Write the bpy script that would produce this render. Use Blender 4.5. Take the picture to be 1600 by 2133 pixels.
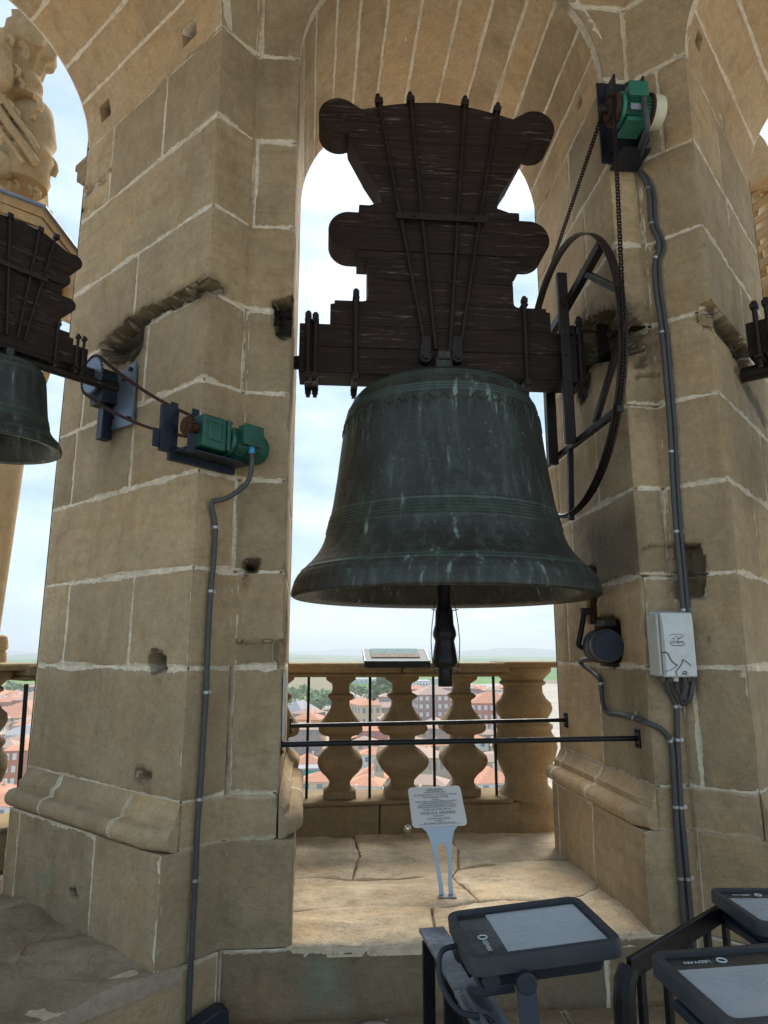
import bpy, math, random
from mathutils import Vector, Matrix, noise
import numpy as np

# ------------------------------------------------------------------ camera, world, sun, exposure
for o in list(bpy.data.objects): bpy.data.objects.remove(o)
SC = bpy.context.scene; COL = SC.collection
F_PX, PSI, TH = 1440.0, math.radians(4.9), math.radians(11.5)
EYE = Vector((0, 0, 1.56))
RT = Vector((math.cos(PSI), -math.sin(PSI), 0)); FH = Vector((math.sin(PSI), math.cos(PSI), 0))
FW = FH*math.cos(TH) + Vector((0, 0, math.sin(TH))); UP = -FH*math.sin(TH) + Vector((0, 0, math.cos(TH)))
cd = bpy.data.cameras.new('camera'); cam = bpy.data.objects.new('camera', cd); COL.objects.link(cam)
cam.matrix_world = Matrix(((RT.x, UP.x, -FW.x, EYE.x), (RT.y, UP.y, -FW.y, EYE.y), (RT.z, UP.z, -FW.z, EYE.z), (0, 0, 0, 1)))
cd.sensor_fit = 'VERTICAL'; cd.sensor_height = 24.0; cd.lens = 24.0*F_PX/2133.0
cd.clip_start = 0.05; cd.clip_end = 40000
SC.camera = cam

SUN_EL, SUN_AZ = math.radians(46), math.radians(16)      # azimuth from +Y, minus = to the left
sdir = Vector((math.sin(SUN_AZ)*math.cos(SUN_EL), math.cos(SUN_AZ)*math.cos(SUN_EL), math.sin(SUN_EL)))
w = bpy.data.worlds.new('World'); SC.world = w; w.use_nodes = True
nt = w.node_tree; nt.nodes.clear()
def wn(t, **k):
    n = nt.nodes.new(t)
    for a, b in k.items(): setattr(n, a, b)
    return n
sky = wn('ShaderNodeTexSky', sky_type='NISHITA', sun_disc=False, sun_elevation=SUN_EL, sun_rotation=SUN_AZ, altitude=600, dust_density=2.0)
bg = wn('ShaderNodeBackground'); out = wn('ShaderNodeOutputWorld')
tc = wn('ShaderNodeTexCoord'); mp = wn('ShaderNodeMapping'); mp.inputs['Scale'].default_value = (2.0, 2.0, 5.5); mp.inputs['Location'].default_value = (.7, 2.1, .3)
nz = wn('ShaderNodeTexNoise'); nz.inputs['Scale'].default_value = 1.5; nz.inputs['Detail'].default_value = 9; nz.inputs['Roughness'].default_value = .55
rp = wn('ShaderNodeValToRGB'); rp.color_ramp.elements[0].position = .33; rp.color_ramp.elements[0].color = (.55, .55, .55, 1); rp.color_ramp.elements[1].position = .56
nz2 = wn('ShaderNodeTexNoise'); nz2.inputs['Scale'].default_value = 3.2; nz2.inputs['Detail'].default_value = 6
rp2 = wn('ShaderNodeValToRGB'); rp2.color_ramp.elements[0].position = .35; rp2.color_ramp.elements[0].color = (2.5, 3.6, 4.8, 1); rp2.color_ramp.elements[1].position = .66; rp2.color_ramp.elements[1].color = (4.4, 5.2, 5.9, 1)
mx = wn('ShaderNodeMix', data_type='RGBA')
L = nt.links.new
L(tc.outputs['Generated'], mp.inputs['Vector']); L(mp.outputs[0], nz.inputs['Vector']); L(mp.outputs[0], nz2.inputs['Vector'])
L(nz.outputs['Fac'], rp.inputs[0]); L(nz2.outputs['Fac'], rp2.inputs[0])
L(rp.outputs[0], mx.inputs[0]); L(sky.outputs[0], mx.inputs['A']); L(rp2.outputs[0], mx.inputs['B'])
L(mx.outputs['Result'], bg.inputs['Color']); bg.inputs['Strength'].default_value = 0.10; L(bg.outputs[0], out.inputs[0])
sd = bpy.data.lights.new('sun', 'SUN'); sd.energy = 3.0; sd.angle = math.radians(34); sd.color = (1, .93, .82)
so = bpy.data.objects.new('sun', sd); COL.objects.link(so); so.rotation_euler = sdir.to_track_quat('Z', 'Y').to_euler(); so.location = sdir*50
SC.view_settings.view_transform = 'Standard'; SC.view_settings.look = 'None'; SC.view_settings.gamma = 1
SC.view_settings.exposure = 1.10
SC.view_settings.use_curve_mapping = False

# ------------------------------------------------------------------ helpers
def ray(px, py): return RT*((px-800)/F_PX) + UP*((1066.5-py)/F_PX) + FW
def on(px, py, n, p0):
    n = Vector(n); R = ray(px, py); t = (Vector(p0)-EYE).dot(n)/R.dot(n); return EYE + R*t
def aY(px, py, y): return on(px, py, (0, 1, 0), (0, y, 0))
def aX(px, py, x): return on(px, py, (1, 0, 0), (x, 0, 0))
def aZ(px, py, z): return on(px, py, (0, 0, 1), (0, 0, z))

class MB:
    def __init__(s): s.v = []; s.f = []; s.a = {}
    def add(s, v, f):
        k = len(s.v); s.v += [tuple(x) for x in v]; s.f += [tuple(i+k for i in q) for q in f]; return k
    def box(s, c, d, M=None):
        x, y, z = d[0]/2, d[1]/2, d[2]/2; c = Vector(c)
        v = [Vector((i, j, k)) for k in (-z, z) for j in (-y, y) for i in (-x, x)]
        v = [(M @ p if M else p) + c for p in v]
        s.add(v, [(0, 2, 3, 1), (4, 5, 7, 6), (0, 1, 5, 4), (2, 6, 7, 3), (0, 4, 6, 2), (1, 3, 7, 5)]); return s
    def tube(s, pts, r, n=10, closed=False, cap=True):
        pts = [Vector(p) for p in pts]; N = len(pts); rr = r if isinstance(r, (list, tuple)) else [r]*N
        prev = None; rings = []
        for i, p in enumerate(pts):
            if closed: t = (pts[(i+1) % N]-pts[i-1])
            else: t = pts[min(i+1, N-1)]-pts[max(i-1, 0)]
            t.normalize()
            if prev is None:
                a = Vector((0, 0, 1)) if abs(t.z) < .9 else Vector((1, 0, 0)); u = t.cross(a).normalized()
            else: u = (prev - t*prev.dot(t)).normalized()
            prev = u; w_ = t.cross(u)
            rings.append([p + (u*math.cos(2*math.pi*k/n) + w_*math.sin(2*math.pi*k/n))*rr[i] for k in range(n)])
        k0 = len(s.v)
        for q in rings: s.v += [tuple(x) for x in q]
        for i in range(N if closed else N-1):
            j = (i+1) % N
            for k in range(n):
                k2 = (k+1) % n; s.f.append((k0+i*n+k, k0+i*n+k2, k0+j*n+k2, k0+j*n+k))
        if cap and not closed:
            s.f.append(tuple(k0+k for k in range(n))[::-1]); s.f.append(tuple(k0+(N-1)*n+k for k in range(n)))
        return s
    def lathe(s, prof, n=32, M=None, cap=True, square=False, wob=None):
        k0 = len(s.v); m = len(prof)
        for (r, z) in prof:
            for k in range(n):
                a = 2*math.pi*(k+.5)/n; q = 1.0
                if square:
                    c_, s_ = abs(math.cos(a)), abs(math.sin(a)); q = min(1/max(c_, s_), 1.32)
                if wob: q *= wob(a, z)
                p = Vector((r*q*math.cos(a), r*q*math.sin(a), z)); s.v.append(tuple(M @ p if M else p))
        for i in range(m-1):
            for k in range(n):
                k2 = (k+1) % n; s.f.append((k0+i*n+k, k0+i*n+k2, k0+(i+1)*n+k2, k0+(i+1)*n+k))
        if cap: s.f.append(tuple(k0+k for k in range(n))[::-1]); s.f.append(tuple(k0+(m-1)*n+k for k in range(n)))
        return s
    def prism(s, poly, ext, P=None):
        # poly = list of 3D points, extruded by vector ext
        n = len(poly); ext = Vector(ext); a = [Vector(p) for p in poly]; b = [p+ext for p in a]
        s.add(a+b, [tuple(range(n))[::-1], tuple(range(n, 2*n))] + [(i, (i+1) % n, n+(i+1) % n, n+i) for i in range(n)]); return s
    def build(s, name, mat, parent=None, smooth=35, bevel=0, seg=2, kind=None, loc=None, fixn=True):
        me = bpy.data.meshes.new(name); me.from_pydata(s.v, [], s.f); me.validate()
        for nm, vals in s.a.items():
            if len(vals) == len(me.vertices):
                at = me.attributes.new(nm, 'FLOAT', 'POINT'); at.data.foreach_set('value', vals)
        if fixn:
            import bmesh
            b = bmesh.new(); b.from_mesh(me); bmesh.ops.recalc_face_normals(b, faces=b.faces); b.to_mesh(me); b.free()
        if smooth: me.shade_smooth(); me.set_sharp_from_angle(angle=math.radians(smooth))
        me.materials.append(mat)
        o = bpy.data.objects.new(name, me); COL.objects.link(o)
        if parent: o.parent = parent; o.matrix_parent_inverse = parent_inv(parent)
        if bevel:
            bv = o.modifiers.new('bevel', 'BEVEL'); bv.width = bevel; bv.segments = seg; bv.limit_method = 'ANGLE'
        if kind: o['kind'] = kind
        return o
def parent_inv(p):
    M = Matrix.Identity(4); q = p
    while q is not None:
        M = M @ (Matrix.Translation(q.location) if q.type == 'EMPTY' and q.get('_world') else Matrix.Identity(4)); q = q.parent
    return M.inverted()
def thing(name, label, cat, loc=(0, 0, 0), rz=0, group=None, world=True):
    e = bpy.data.objects.new(name, None); COL.objects.link(e); e.location = loc; e.rotation_euler = (0, 0, rz); e.empty_display_size = .1
    e['label'] = label; e['category'] = cat
    if group: e['group'] = group
    if world: e['_world'] = 1
    return e
def tag(o, label, cat, group=None):
    o['label'] = label; o['category'] = cat
    if group: o['group'] = group
    return o
def copy_tree(o, parent=None):
    c = o.copy(); COL.objects.link(c)
    if parent: c.parent = parent; c.matrix_parent_inverse = o.matrix_parent_inverse.copy()
    for ch in KIDS(o): copy_tree(ch, c)
    return c
def KIDS(o): return [x for x in bpy.data.objects if x.parent == o]
def fb(x, y, z, o=3): return noise.fractal(Vector((x, y, z)), 1.0, 2.0, o)

# ------------------------------------------------------------------ materials
def mat(name, col=(.5, .5, .5), rough=.6, metal=0, spec=.5):
    m = bpy.data.materials.new(name); m.use_nodes = True; n = m.node_tree.nodes['Principled BSDF']
    n.inputs['Base Color'].default_value = (*col, 1); n.inputs['Roughness'].default_value = rough; n.inputs['Metallic'].default_value = metal
    n.inputs['Specular IOR Level'].default_value = spec
    return m
class NT:
    def __init__(s, m): s.m = m; s.t = m.node_tree; s.b = s.t.nodes['Principled BSDF']; s._p = None
    def n(s, t, **k):
        x = s.t.nodes.new(t)
        for a, b in k.items(): setattr(x, a, b)
        return x
    def l(s, a, b): s.t.links.new(a, b)
    @property
    def pos(s):
        if not s._p: s._p = s.n('ShaderNodeNewGeometry').outputs['Position']
        return s._p
    def obj(s): return s.n('ShaderNodeTexCoord').outputs['Object']
    def noise(s, scale, detail=4, rough=.55, vec=None, sc=(1, 1, 1), off=None):
        mp = s.n('ShaderNodeMapping'); mp.inputs['Scale'].default_value = sc; s.l(vec or s.pos, mp.inputs['Vector'])
        if off is not None: s.l(off, mp.inputs['Location'])
        x = s.n('ShaderNodeTexNoise'); x.inputs['Scale'].default_value = scale; x.inputs['Detail'].default_value = detail; x.inputs['Roughness'].default_value = rough
        s.l(mp.outputs[0], x.inputs['Vector']); return x.outputs['Fac']
    def ramp(s, f, a, b, ca=(0, 0, 0), cb=(1, 1, 1)):
        r = s.n('ShaderNodeValToRGB'); e = r.color_ramp.elements; e[0].position = a; e[1].position = b; e[0].color = (*ca, 1); e[1].color = (*cb, 1)
        s.l(f, r.inputs[0]); return r.outputs[0]
    def mix(s, f, a, b, mode='MIX'):
        x = s.n('ShaderNodeMix', data_type='RGBA', blend_type=mode)
        for inp, v in ((x.inputs[0], f), (x.inputs['A'], a), (x.inputs['B'], b)):
            if isinstance(v, (int, float)): inp.default_value = v
            elif isinstance(v, tuple): inp.default_value = (*v, 1)
            else: s.l(v, inp)
        return x.outputs['Result']
    def math(s, op, a, b=0.0, c=None):
        x = s.n('ShaderNodeMath', operation=op); x.use_clamp = False
        for i, v in enumerate((a, b, c)):
            if v is None: continue
            if isinstance(v, (int, float)): x.inputs[i].default_value = v
            else: s.l(v, x.inputs[i])
        return x.outputs[0]
    def attr(s, nm): return s.n('ShaderNodeAttribute', attribute_name=nm).outputs['Fac']
    def bump(s, h, dist=.002, st=.6, prev=None):
        b = s.n('ShaderNodeBump'); b.inputs['Distance'].default_value = dist; b.inputs['Strength'].default_value = st; s.l(h, b.inputs['Height'])
        if prev: s.l(prev, b.inputs['Normal'])
        return b.outputs[0]
    def col(s, c): s.l(c, s.b.inputs['Base Color'])
    def nrm(s, n): s.l(n, s.b.inputs['Normal'])
    def rgh(s, n): s.l(n, s.b.inputs['Roughness'])

MORT = (.76, .675, .54)
def stone_mat(name, c1, c2, c3, mortar=True, moss=0.0, dark=0.0):
    m = mat(name, rough=.92, spec=.2); t = NT(m)
    info = t.n('ShaderNodeObjectInfo').outputs['Random']
    rnd = t.math('MULTIPLY', info, 37.0)
    base = t.mix(t.ramp(info, .15, .85), c1, c2)
    i2 = t.math('FRACT', t.math('MULTIPLY', info, 7.31)); base = t.mix(1.0, base, t.ramp(i2, .0, 1.0, (.74, .75, .77), (1.20, 1.19, 1.16)), 'MULTIPLY')
    cx = t.n('ShaderNodeCombineXYZ')
    for i in range(3): t.l(rnd, cx.inputs[i])
    big = t.noise(3.2, 4, .6, off=cx.outputs[0])
    base = t.mix(t.ramp(big, .35, .7), base, c3)
    mid = t.noise(14, 5, .6)
    base = t.mix(t.math('MULTIPLY', t.ramp(mid, .38, .66), .4), base, t.mix(1.0, base, (.70, .68, .66), 'MULTIPLY'))
    # bedding: soft tilted layers in each block
    strata = t.noise(5, 6, .7, sc=(.6, .6, 4.5), off=cx.outputs[0])
    base = t.mix(t.math('MULTIPLY', t.ramp(strata, .48, .66), t.math('MULTIPLY', i2, .42)), base, t.mix(1.0, base, (.66, .60, .54), 'MULTIPLY'))
    grain = t.noise(230, 3, .7)
    base = t.mix(t.math('MULTIPLY', t.ramp(grain, .3, .7), .8), base, t.mix(1.0, base, (1.40, 1.38, 1.35), 'MULTIPLY'))
    mg = t.noise(42, 6, .75); base = t.mix(t.math('MULTIPLY', t.ramp(mg, .42, .62), .40), base, t.mix(1.0, base, (.66, .64, .60), 'MULTIPLY'))
    # dry pale speckle
    sp = t.math('MULTIPLY', t.ramp(t.noise(85, 4, .75), .62, .68), t.ramp(t.noise(2.6, 3), .50, .62))
    base = t.mix(t.math('MULTIPLY', sp, .55), base, (.50, .46, .38))
    och = t.ramp(t.noise(4.2, 5, .65, off=cx.outputs[0]), .55, .70); base = t.mix(t.math('MULTIPLY', och, .42), base, t.mix(1.0, base, (1.25, 1.05, .78), 'MULTIPLY'))
    gry = t.ramp(t.noise(2.9, 6, .7), .56, .68); base = t.mix(t.math('MULTIPLY', gry, .40), base, t.mix(1.0, base, (.86, .86, .86), 'MULTIPLY'))
    # dark weather stains
    st = t.ramp(t.noise(1.7, 6, .65, sc=(1, 1, .6)), .52, .74)
    base = t.mix(t.math('MULTIPLY', st, .55 + dark), base, t.mix(1.0, base, (.45, .42, .38), 'MULTIPLY'))
    streak = t.ramp(t.noise(5, 5, .6, sc=(2.2, 2.2, .35)), .55, .72)
    base = t.mix(t.math('MULTIPLY', streak, .30), base, t.mix(1.0, base, (.62, .52, .42), 'MULTIPLY'))
    if moss:
        ms = t.ramp(t.noise(2.2, 5, .6), .48, .62); base = t.mix(t.math('MULTIPLY', ms, moss), base, (.16, .20, .13))
    if name.endswith('floor'):
        ck = t.noise(7, 7, .7, sc=(.55, 2.4, 1)); ck = t.math('ABSOLUTE', t.math('SUBTRACT', ck, .5)); ck = t.math('MULTIPLY', t.ramp(ck, .0, .012, (1, 1, 1), (0, 0, 0)), t.ramp(t.noise(3.5, 4, .6), .48, .58))
        base = t.mix(t.math('MULTIPLY', ck, .75), base, (.13, .10, .07))
    # pits
    pit = t.math('MULTIPLY', t.ramp(t.noise(85, 5, .75, sc=(1, 1, .8)), .64, .70), t.ramp(t.noise(3.5, 4, .6), .38, .55))
    base = t.mix(t.math('MULTIPLY', pit, .38), base, t.mix(1.0, base, (.35, .30, .25), 'MULTIPLY'))
    # mortar smeared over the arris of each block
    if mortar:
        e = t.attr('edge')
        wv = t.math('MULTIPLY', t.math('ADD', t.math('MULTIPLY', t.ramp(t.noise(4.5, 4, .65), .40, .72), 1.5), t.math('MULTIPLY', t.math('SUBTRACT', t.noise(60, 6, .78), .32), 1.9)), .0135)
        f = t.ramp(t.math('SUBTRACT', e, wv), .5, .5)
        dd = t.math('MULTIPLY', t.math('SUBTRACT', wv, e), 700.0); x = t.n('ShaderNodeClamp'); t.l(dd, x.inputs[0]); f = x.outputs[0]
        f = t.math('MULTIPLY', f, t.math('SUBTRACT', 1.0, t.attr('nomort')))
        mc = t.mix(t.ramp(t.noise(34, 4, .7), .3, .7), (MORT[0]*.72, MORT[1]*.70, MORT[2]*.66), (MORT[0]*1.12, MORT[1]*1.12, MORT[2]*1.12))
        base = t.mix(t.math('MULTIPLY', f, .88), base, mc)
    base = t.mix(t.attr('rust'), base, (.20, .065, .02))
    gs = t.attr('moss'); base = t.mix(t.math('MULTIPLY', gs, t.ramp(t.noise(18, 5, .7), .25, .6)), base, (.22, .27, .19))
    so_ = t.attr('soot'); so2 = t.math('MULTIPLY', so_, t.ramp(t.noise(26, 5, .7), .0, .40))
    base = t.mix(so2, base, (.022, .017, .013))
    t.col(base)
    hgt = t.math('ADD', t.math('MULTIPLY', t.noise(46, 6, .72), 1.2), t.math('MULTIPLY', t.noise(13, 5, .65, sc=(1, 1, 1.6)), 1.0))
    hgt = t.math('SUBTRACT', hgt, t.math('MULTIPLY', pit, .5))
    nb = t.bump(hgt, .008, .85); tool = t.noise(60, 2, .5, sc=(3.0, 3.0, .35)); nb = t.bump(tool, .0016, .55, nb); nb = t.bump(grain, .0010, .6, nb); t.nrm(nb)
    return m
M_ST = stone_mat('sandstone', (.445, .332, .202), (.36, .283, .180), (.405, .317, .205))
M_STW = stone_mat('sandstone_bounce_lit', (.54, .385, .225), (.46, .345, .215), (.50, .38, .24))  # warmer, brighter copy: light bouncing onto reveals and arches is in the colour
M_STF = stone_mat('sandstone_worn_floor', (.66, .52, .35), (.58, .47, .33), (.70, .61, .46))
M_STL = stone_mat('sandstone_dark', (.29, .215, .132), (.25, .195, .125), (.215, .172, .115), moss=.18)  # plain darker stone tone with some mossy patches
M_STD = stone_mat('sandstone_worn_shaded', (.31, .235, .155), (.26, .205, .14), (.35, .285, .20), moss=.05, dark=.2)  # dirty worn stone, with the side sills' shade put into the colour
M_STC = stone_mat('sandstone_golden', (.44, .30, .145), (.40, .285, .15), (.36, .265, .155), mortar=False)
M_STB = stone_mat('sandstone_balustrade', (.34, .25, .14), (.30, .225, .135), (.28, .215, .13), mortar=False)
def mortar_mat():
    m = mat('lime_mortar', rough=.95, spec=.1); t = NT(m)
    b = t.mix(t.ramp(t.noise(30, 5, .7), .3, .7), (MORT[0]*.70, MORT[1]*.68, MORT[2]*.64), (MORT[0]*1.1, MORT[1]*1.1, MORT[2]*1.1))
    b = t.mix(t.math('MULTIPLY', t.ramp(t.noise(4, 4), .55, .7), .5), b, (.24, .19, .13))
    b = t.mix(t.math('MULTIPLY', t.attr('soot'), t.ramp(t.noise(22, 4), .1, .5)), b, (.02, .016, .013)); t.col(b)
    t.nrm(t.bump(t.noise(90, 5, .7), .004, .9)); return m
M_MO = mortar_mat()
def wood_mat():
    m = mat('dark_oak', rough=.72, spec=.25); t = NT(m); o = t.obj()
    inf = t.n('ShaderNodeObjectInfo').outputs['Random']
    cx = t.n('ShaderNodeCombineXYZ'); t.l(t.math('MULTIPLY', inf, 50.0), cx.inputs[0]); t.l(t.math('MULTIPLY', inf, 31.0), cx.inputs[2])
    g = t.noise(22, 6, .65, vec=o, sc=(.10, 1.0, 2.6), off=cx.outputs[0]); g2 = t.noise(90, 4, .6, vec=o, sc=(.05, 1.0, 2.0), off=cx.outputs[0])
    b = t.mix(t.ramp(inf, .1, .9), (.032, .018, .014), (.016, .012, .011))
    b = t.mix(t.ramp(g, .38, .66), b, (.012, .009, .008)); b = t.mix(t.math('MULTIPLY', t.ramp(g2, .4, .7), .5), b, (.062, .038, .028))
    fl = t.math('MULTIPLY', t.ramp(t.noise(16, 6, .72, vec=o, sc=(.35, 1, 5.0), off=cx.outputs[0]), .585, .62), t.ramp(t.noise(3.5, 4, vec=o, off=cx.outputs[0]), .44, .58))
    b = t.mix(t.math('MULTIPLY', fl, .5), b, (.26, .21, .17)); t.col(b)
    t.nrm(t.bump(t.math('ADD', g, t.math('MULTIPLY', g2, .5)), .004, .7)); return m
M_WD = wood_mat()
def bronze_mat():
    m = mat('bell_bronze', rough=.5, metal=.35, spec=.5); t = NT(m); o = t.obj()
    big = t.noise(3.0, 6, .6, vec=o); vs = t.noise(26, 5, .62, vec=o, sc=(1, 1, .10)); fn = t.noise(60, 5, .7, vec=o)
    b = t.mix(t.ramp(big, .3, .7), (.030, .033, .032), (.046, .057, .051))
    b = t.mix(t.math('MULTIPLY', t.ramp(vs, .48, .68), .8), b, (.080, .112, .098))
    b = t.mix(t.math('MULTIPLY', t.ramp(t.noise(7, 6, .7, vec=o), .52, .68), .75), b, (.070, .100, .086))
    b = t.mix(t.math('MULTIPLY', t.ramp(vs, .60, .68), t.ramp(t.noise(5, 4, .7, vec=o), .47, .58)), b, (.28, .37, .33))
    b = t.mix(t.math('MULTIPLY', t.ramp(fn, .60, .68), t.ramp(t.noise(6, 4, .7, vec=o), .42, .6)), b, (.17, .24, .215))
    b = t.mix(t.math('MULTIPLY', t.ramp(t.noise(2.2, 4, vec=o, sc=(1, 1, 1.3)), .52, .66), .5), b, (.045, .033, .030))
    b = t.mix(t.attr('edge'), b, (.10, .165, .145)); t.col(b)
    t.rgh(t.ramp(fn, .3, .7, (.38,)*3, (.66,)*3)); t.nrm(t.bump(t.noise(120, 4, .6, vec=o), .0012, .5)); return m
M_BZ = bronze_mat()
def iron_mat(name, c=(.022, .018, .017), c2=(.05, .032, .025), rough=.5, sc=40):
    m = mat(name, rough=rough, metal=.4, spec=.5); t = NT(m); n = t.noise(sc, 5, .7)
    t.col(t.mix(t.ramp(n, .45, .75), c, c2)); t.rgh(t.ramp(n, .3, .7, (rough-.12,)*3, (min(rough+.2, 1),)*3)); t.nrm(t.bump(n, .001, .5)); return m
M_IR = iron_mat('forged_iron'); M_BL = iron_mat('black_painted_iron', (.010, .011, .014), (.018, .019, .022), .38, 25)
M_RU = iron_mat('rusty_chain', (.055, .022, .013), (.12, .045, .022), .75, 60)
M_CHK = iron_mat('oily_chain', (.018, .012, .010), (.05, .022, .014), .6, 60)
M_BP = iron_mat('blue_black_bracket', (.014, .020, .034), (.03, .04, .06), .45, 18)
M_SL = iron_mat('galvanised_plate', (.13, .165, .215), (.22, .26, .31), .4, 12)
M_GRN2 = iron_mat('bright_green_enamel', (.022, .17, .115), (.018, .12, .085), .42, 9); NT(M_GRN2).b.inputs['Metallic'].default_value = 0
M_GRN = iron_mat('green_motor_enamel', (.014, .095, .066), (.012, .065, .048), .42, 9); NT(M_GRN).b.inputs['Metallic'].default_value = 0
M_CREAM = mat('cream_plastic', (.62, .60, .46), .45); M_BLUE = mat('blue_gland', (.05, .33, .62), .5)
M_CON = iron_mat('grey_conduit', (.062, .064, .067), (.085, .087, .09), .55, 20); NT(M_CON).b.inputs['Metallic'].default_value = 0
M_CON2 = iron_mat('dark_conduit', (.05, .055, .065), (.07, .078, .09), .5, 20); NT(M_CON2).b.inputs['Metallic'].default_value = 0
M_ZN = mat('zinc_clip', (.42, .44, .45), .42, .8)
M_CHR = mat('chrome', (.8, .8, .8), .12, 1)
def painted(name, c, rough, dirt=(.2, .17, .12), amt=.25):
    m = mat(name, c, rough); t = NT(m); n = t.noise(9, 6, .65); t.col(t.mix(t.math('MULTIPLY', t.ramp(n, .5, .75), amt), c, dirt)); return m
M_BOXL = painted('light_grey_box', (.60, .64, .66), .5); M_BOXS = painted('box_side', (.50, .49, .44), .55, amt=.4)
M_INK = mat('ink', (.06, .07, .09), .6); M_PLQ = painted('plaque_sheet', (.58, .61, .63), .35, (.36, .38, .38), .3)
M_ALU = painted('brushed_aluminium', (.36, .42, .49), .38, (.28, .31, .35), .4); NT(M_ALU).b.inputs['Metallic'].default_value = .55
M_FL = painted('floodlight_housing', (.022, .026, .034), .6, (.10, .09, .08), .35)
M_FLD = painted('floodlight_body', (.012, .020, .034), .5, (.03, .03, .035), .3)
def glass_mat(name, c, dust):
    m = mat(name, c, .28, 0, .5); t = NT(m); o = t.obj(); n = t.noise(9, 7, .7, vec=o, sc=(1, 2.5, 1)); t.col(t.mix(t.math('MULTIPLY', t.ramp(n, .35, .7), .5), c, dust)); t.rgh(t.ramp(n, .3, .7, (.16,)*3, (.42,)*3)); return m
M_GL = glass_mat('diffuser_glass', (.33, .38, .43), (.44, .46, .48)); M_GLK = glass_mat('black_glass_border', (.008, .008, .01), (.10, .10, .09))
M_STEEL = iron_mat('shiny_flat_steel', (.20, .22, .25), (.10, .10, .11), .30, 14)

# ------------------------------------------------------------------ masonry
def seg_d(p, a, b):
    ab = (b[0]-a[0], b[1]-a[1]); l2 = ab[0]**2+ab[1]**2 or 1e-9
    t = max(0, min(1, ((p[0]-a[0])*ab[0]+(p[1]-a[1])*ab[1])/l2)); return math.hypot(p[0]-a[0]-ab[0]*t, p[1]-a[1]-ab[1]*t)
def sdf(p, poly):
    d = 1e9; ins = False; n = len(poly)
    for i in range(n):
        a, b = poly[i], poly[(i+1) % n]; d = min(d, seg_d(p, a, b))
        if (a[1] > p[1]) != (b[1] > p[1]) and p[0] < (b[0]-a[0])*(p[1]-a[1])/(b[1]-a[1])+a[0]: ins = not ins
    return -d if ins else d
class Feat:
    def __init__(s, poly, depth, soft=.01, soot=0, rust=0, moss=0, rough=.006, halo=0):  # dark tint: real grease and char, plus shade painted inside holes and grooves
        s.poly = poly; s.depth = depth; s.soft = soft; s.soot = soot; s.rust = rust; s.moss = moss; s.rough = rough; s.halo = halo
        m = .03+halo; s.bb = (min(p[0] for p in poly)-m, max(p[0] for p in poly)+m, min(p[1] for p in poly)-m, max(p[1] for p in poly)+m)
    def hit(s, u0, u1, v0, v1): return not (u1 < s.bb[0] or u0 > s.bb[1] or v1 < s.bb[2] or v0 > s.bb[3])
    def ev(s, u, v):
        if not s.hit(u, u, v, v): return (0, 0, 0, 0)
        d = sdf((u, v), s.poly) + fb(u*30, v*30, 3.3)*s.rough
        k = max(0, min(1, -d/s.soft)); k = k*k*(3-2*k)
        hk = 1 if d < 0 else max(0, 1-d/(s.halo+1e-6))
        hs = max(k, hk*(.65 + .35*fb(u*22, v*22, 9))) if s.halo else k
        return (s.depth*k*(1+.35*fb(u*16, v*16, 1.7)), s.soot*hs, s.rust*hs, s.moss*hs)
class Wall:
    def __init__(s, pts):
        s.p = [Vector((a, b)) for a, b in pts]; s.u = [0]; s.n = []
        for i in range(len(pts)-1):
            t = s.p[i+1]-s.p[i]; s.u.append(s.u[-1]+t.length); t.normalize(); s.n.append(Vector((t.y, -t.x)))
        s.feats = []
    def P(s, u, z, h):
        i = 0
        while i < len(s.n)-1 and u > s.u[i+1]: i += 1
        L_ = s.u[i+1]-s.u[i]; f = (u-s.u[i])/L_; b = s.p[i].lerp(s.p[i+1], f); n = s.n[i]
        for k in (i, i+1):
            if 0 < k < len(s.p)-1 and abs(u-s.u[k]) < 1e-5:
                n = (s.n[k-1]+s.n[k]); n = n/(1+s.n[k-1].dot(s.n[k]))
        return Vector((b.x+n.x*h, b.y+n.y*h, z))
    def hit(s, px, py):
        R = ray(px, py); best = None
        for i, n in enumerate(s.n):
            n3 = Vector((n.x, n.y, 0)); den = R.dot(n3)
            if abs(den) < 1e-6: continue
            t = (Vector((s.p[i].x, s.p[i].y, 0))-Vector((EYE.x, EYE.y, 0))).dot(n3)/den
            if t <= 0: continue
            q = EYE+R*t; f = (Vector((q.x, q.y))-s.p[i]).dot((s.p[i+1]-s.p[i]).normalized()); L_ = s.u[i+1]-s.u[i]
            over = max(0, -f, f-L_)
            if best is None or over < best[0]-1e-6: best = (over, s.u[i]+max(0, min(L_, f)), q.z)
        return best[1], best[2]
    def poly(s, pts): return [s.hit(*p) for p in pts]
    @property
    def breaks(s): return s.u[1:-1]
class Arch:
    # intrados of the round arch over an opening; u = arc length from the left springing, v = depth
    def __init__(s, A, t, n, R0, R1, D, zs, c1=0): s.A = Vector(A); s.t = Vector(t); s.n = Vector(n); s.R0 = R0; s.R1 = R1; s.D = D; s.zs = zs; s.c1 = c1; s.feats = []; s.L = math.pi*R0; s.breaks = []
    def P(s, u, v, h):
        th = u/s.R0; f = v/s.D; R = s.R0+(s.R1-s.R0)*f-h; c = s.A+s.t*(s.c1*f)
        q = c - s.t*(R*math.cos(th)) + s.n*v; return Vector((q.x, q.y, s.zs+R*math.sin(th)))
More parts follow.
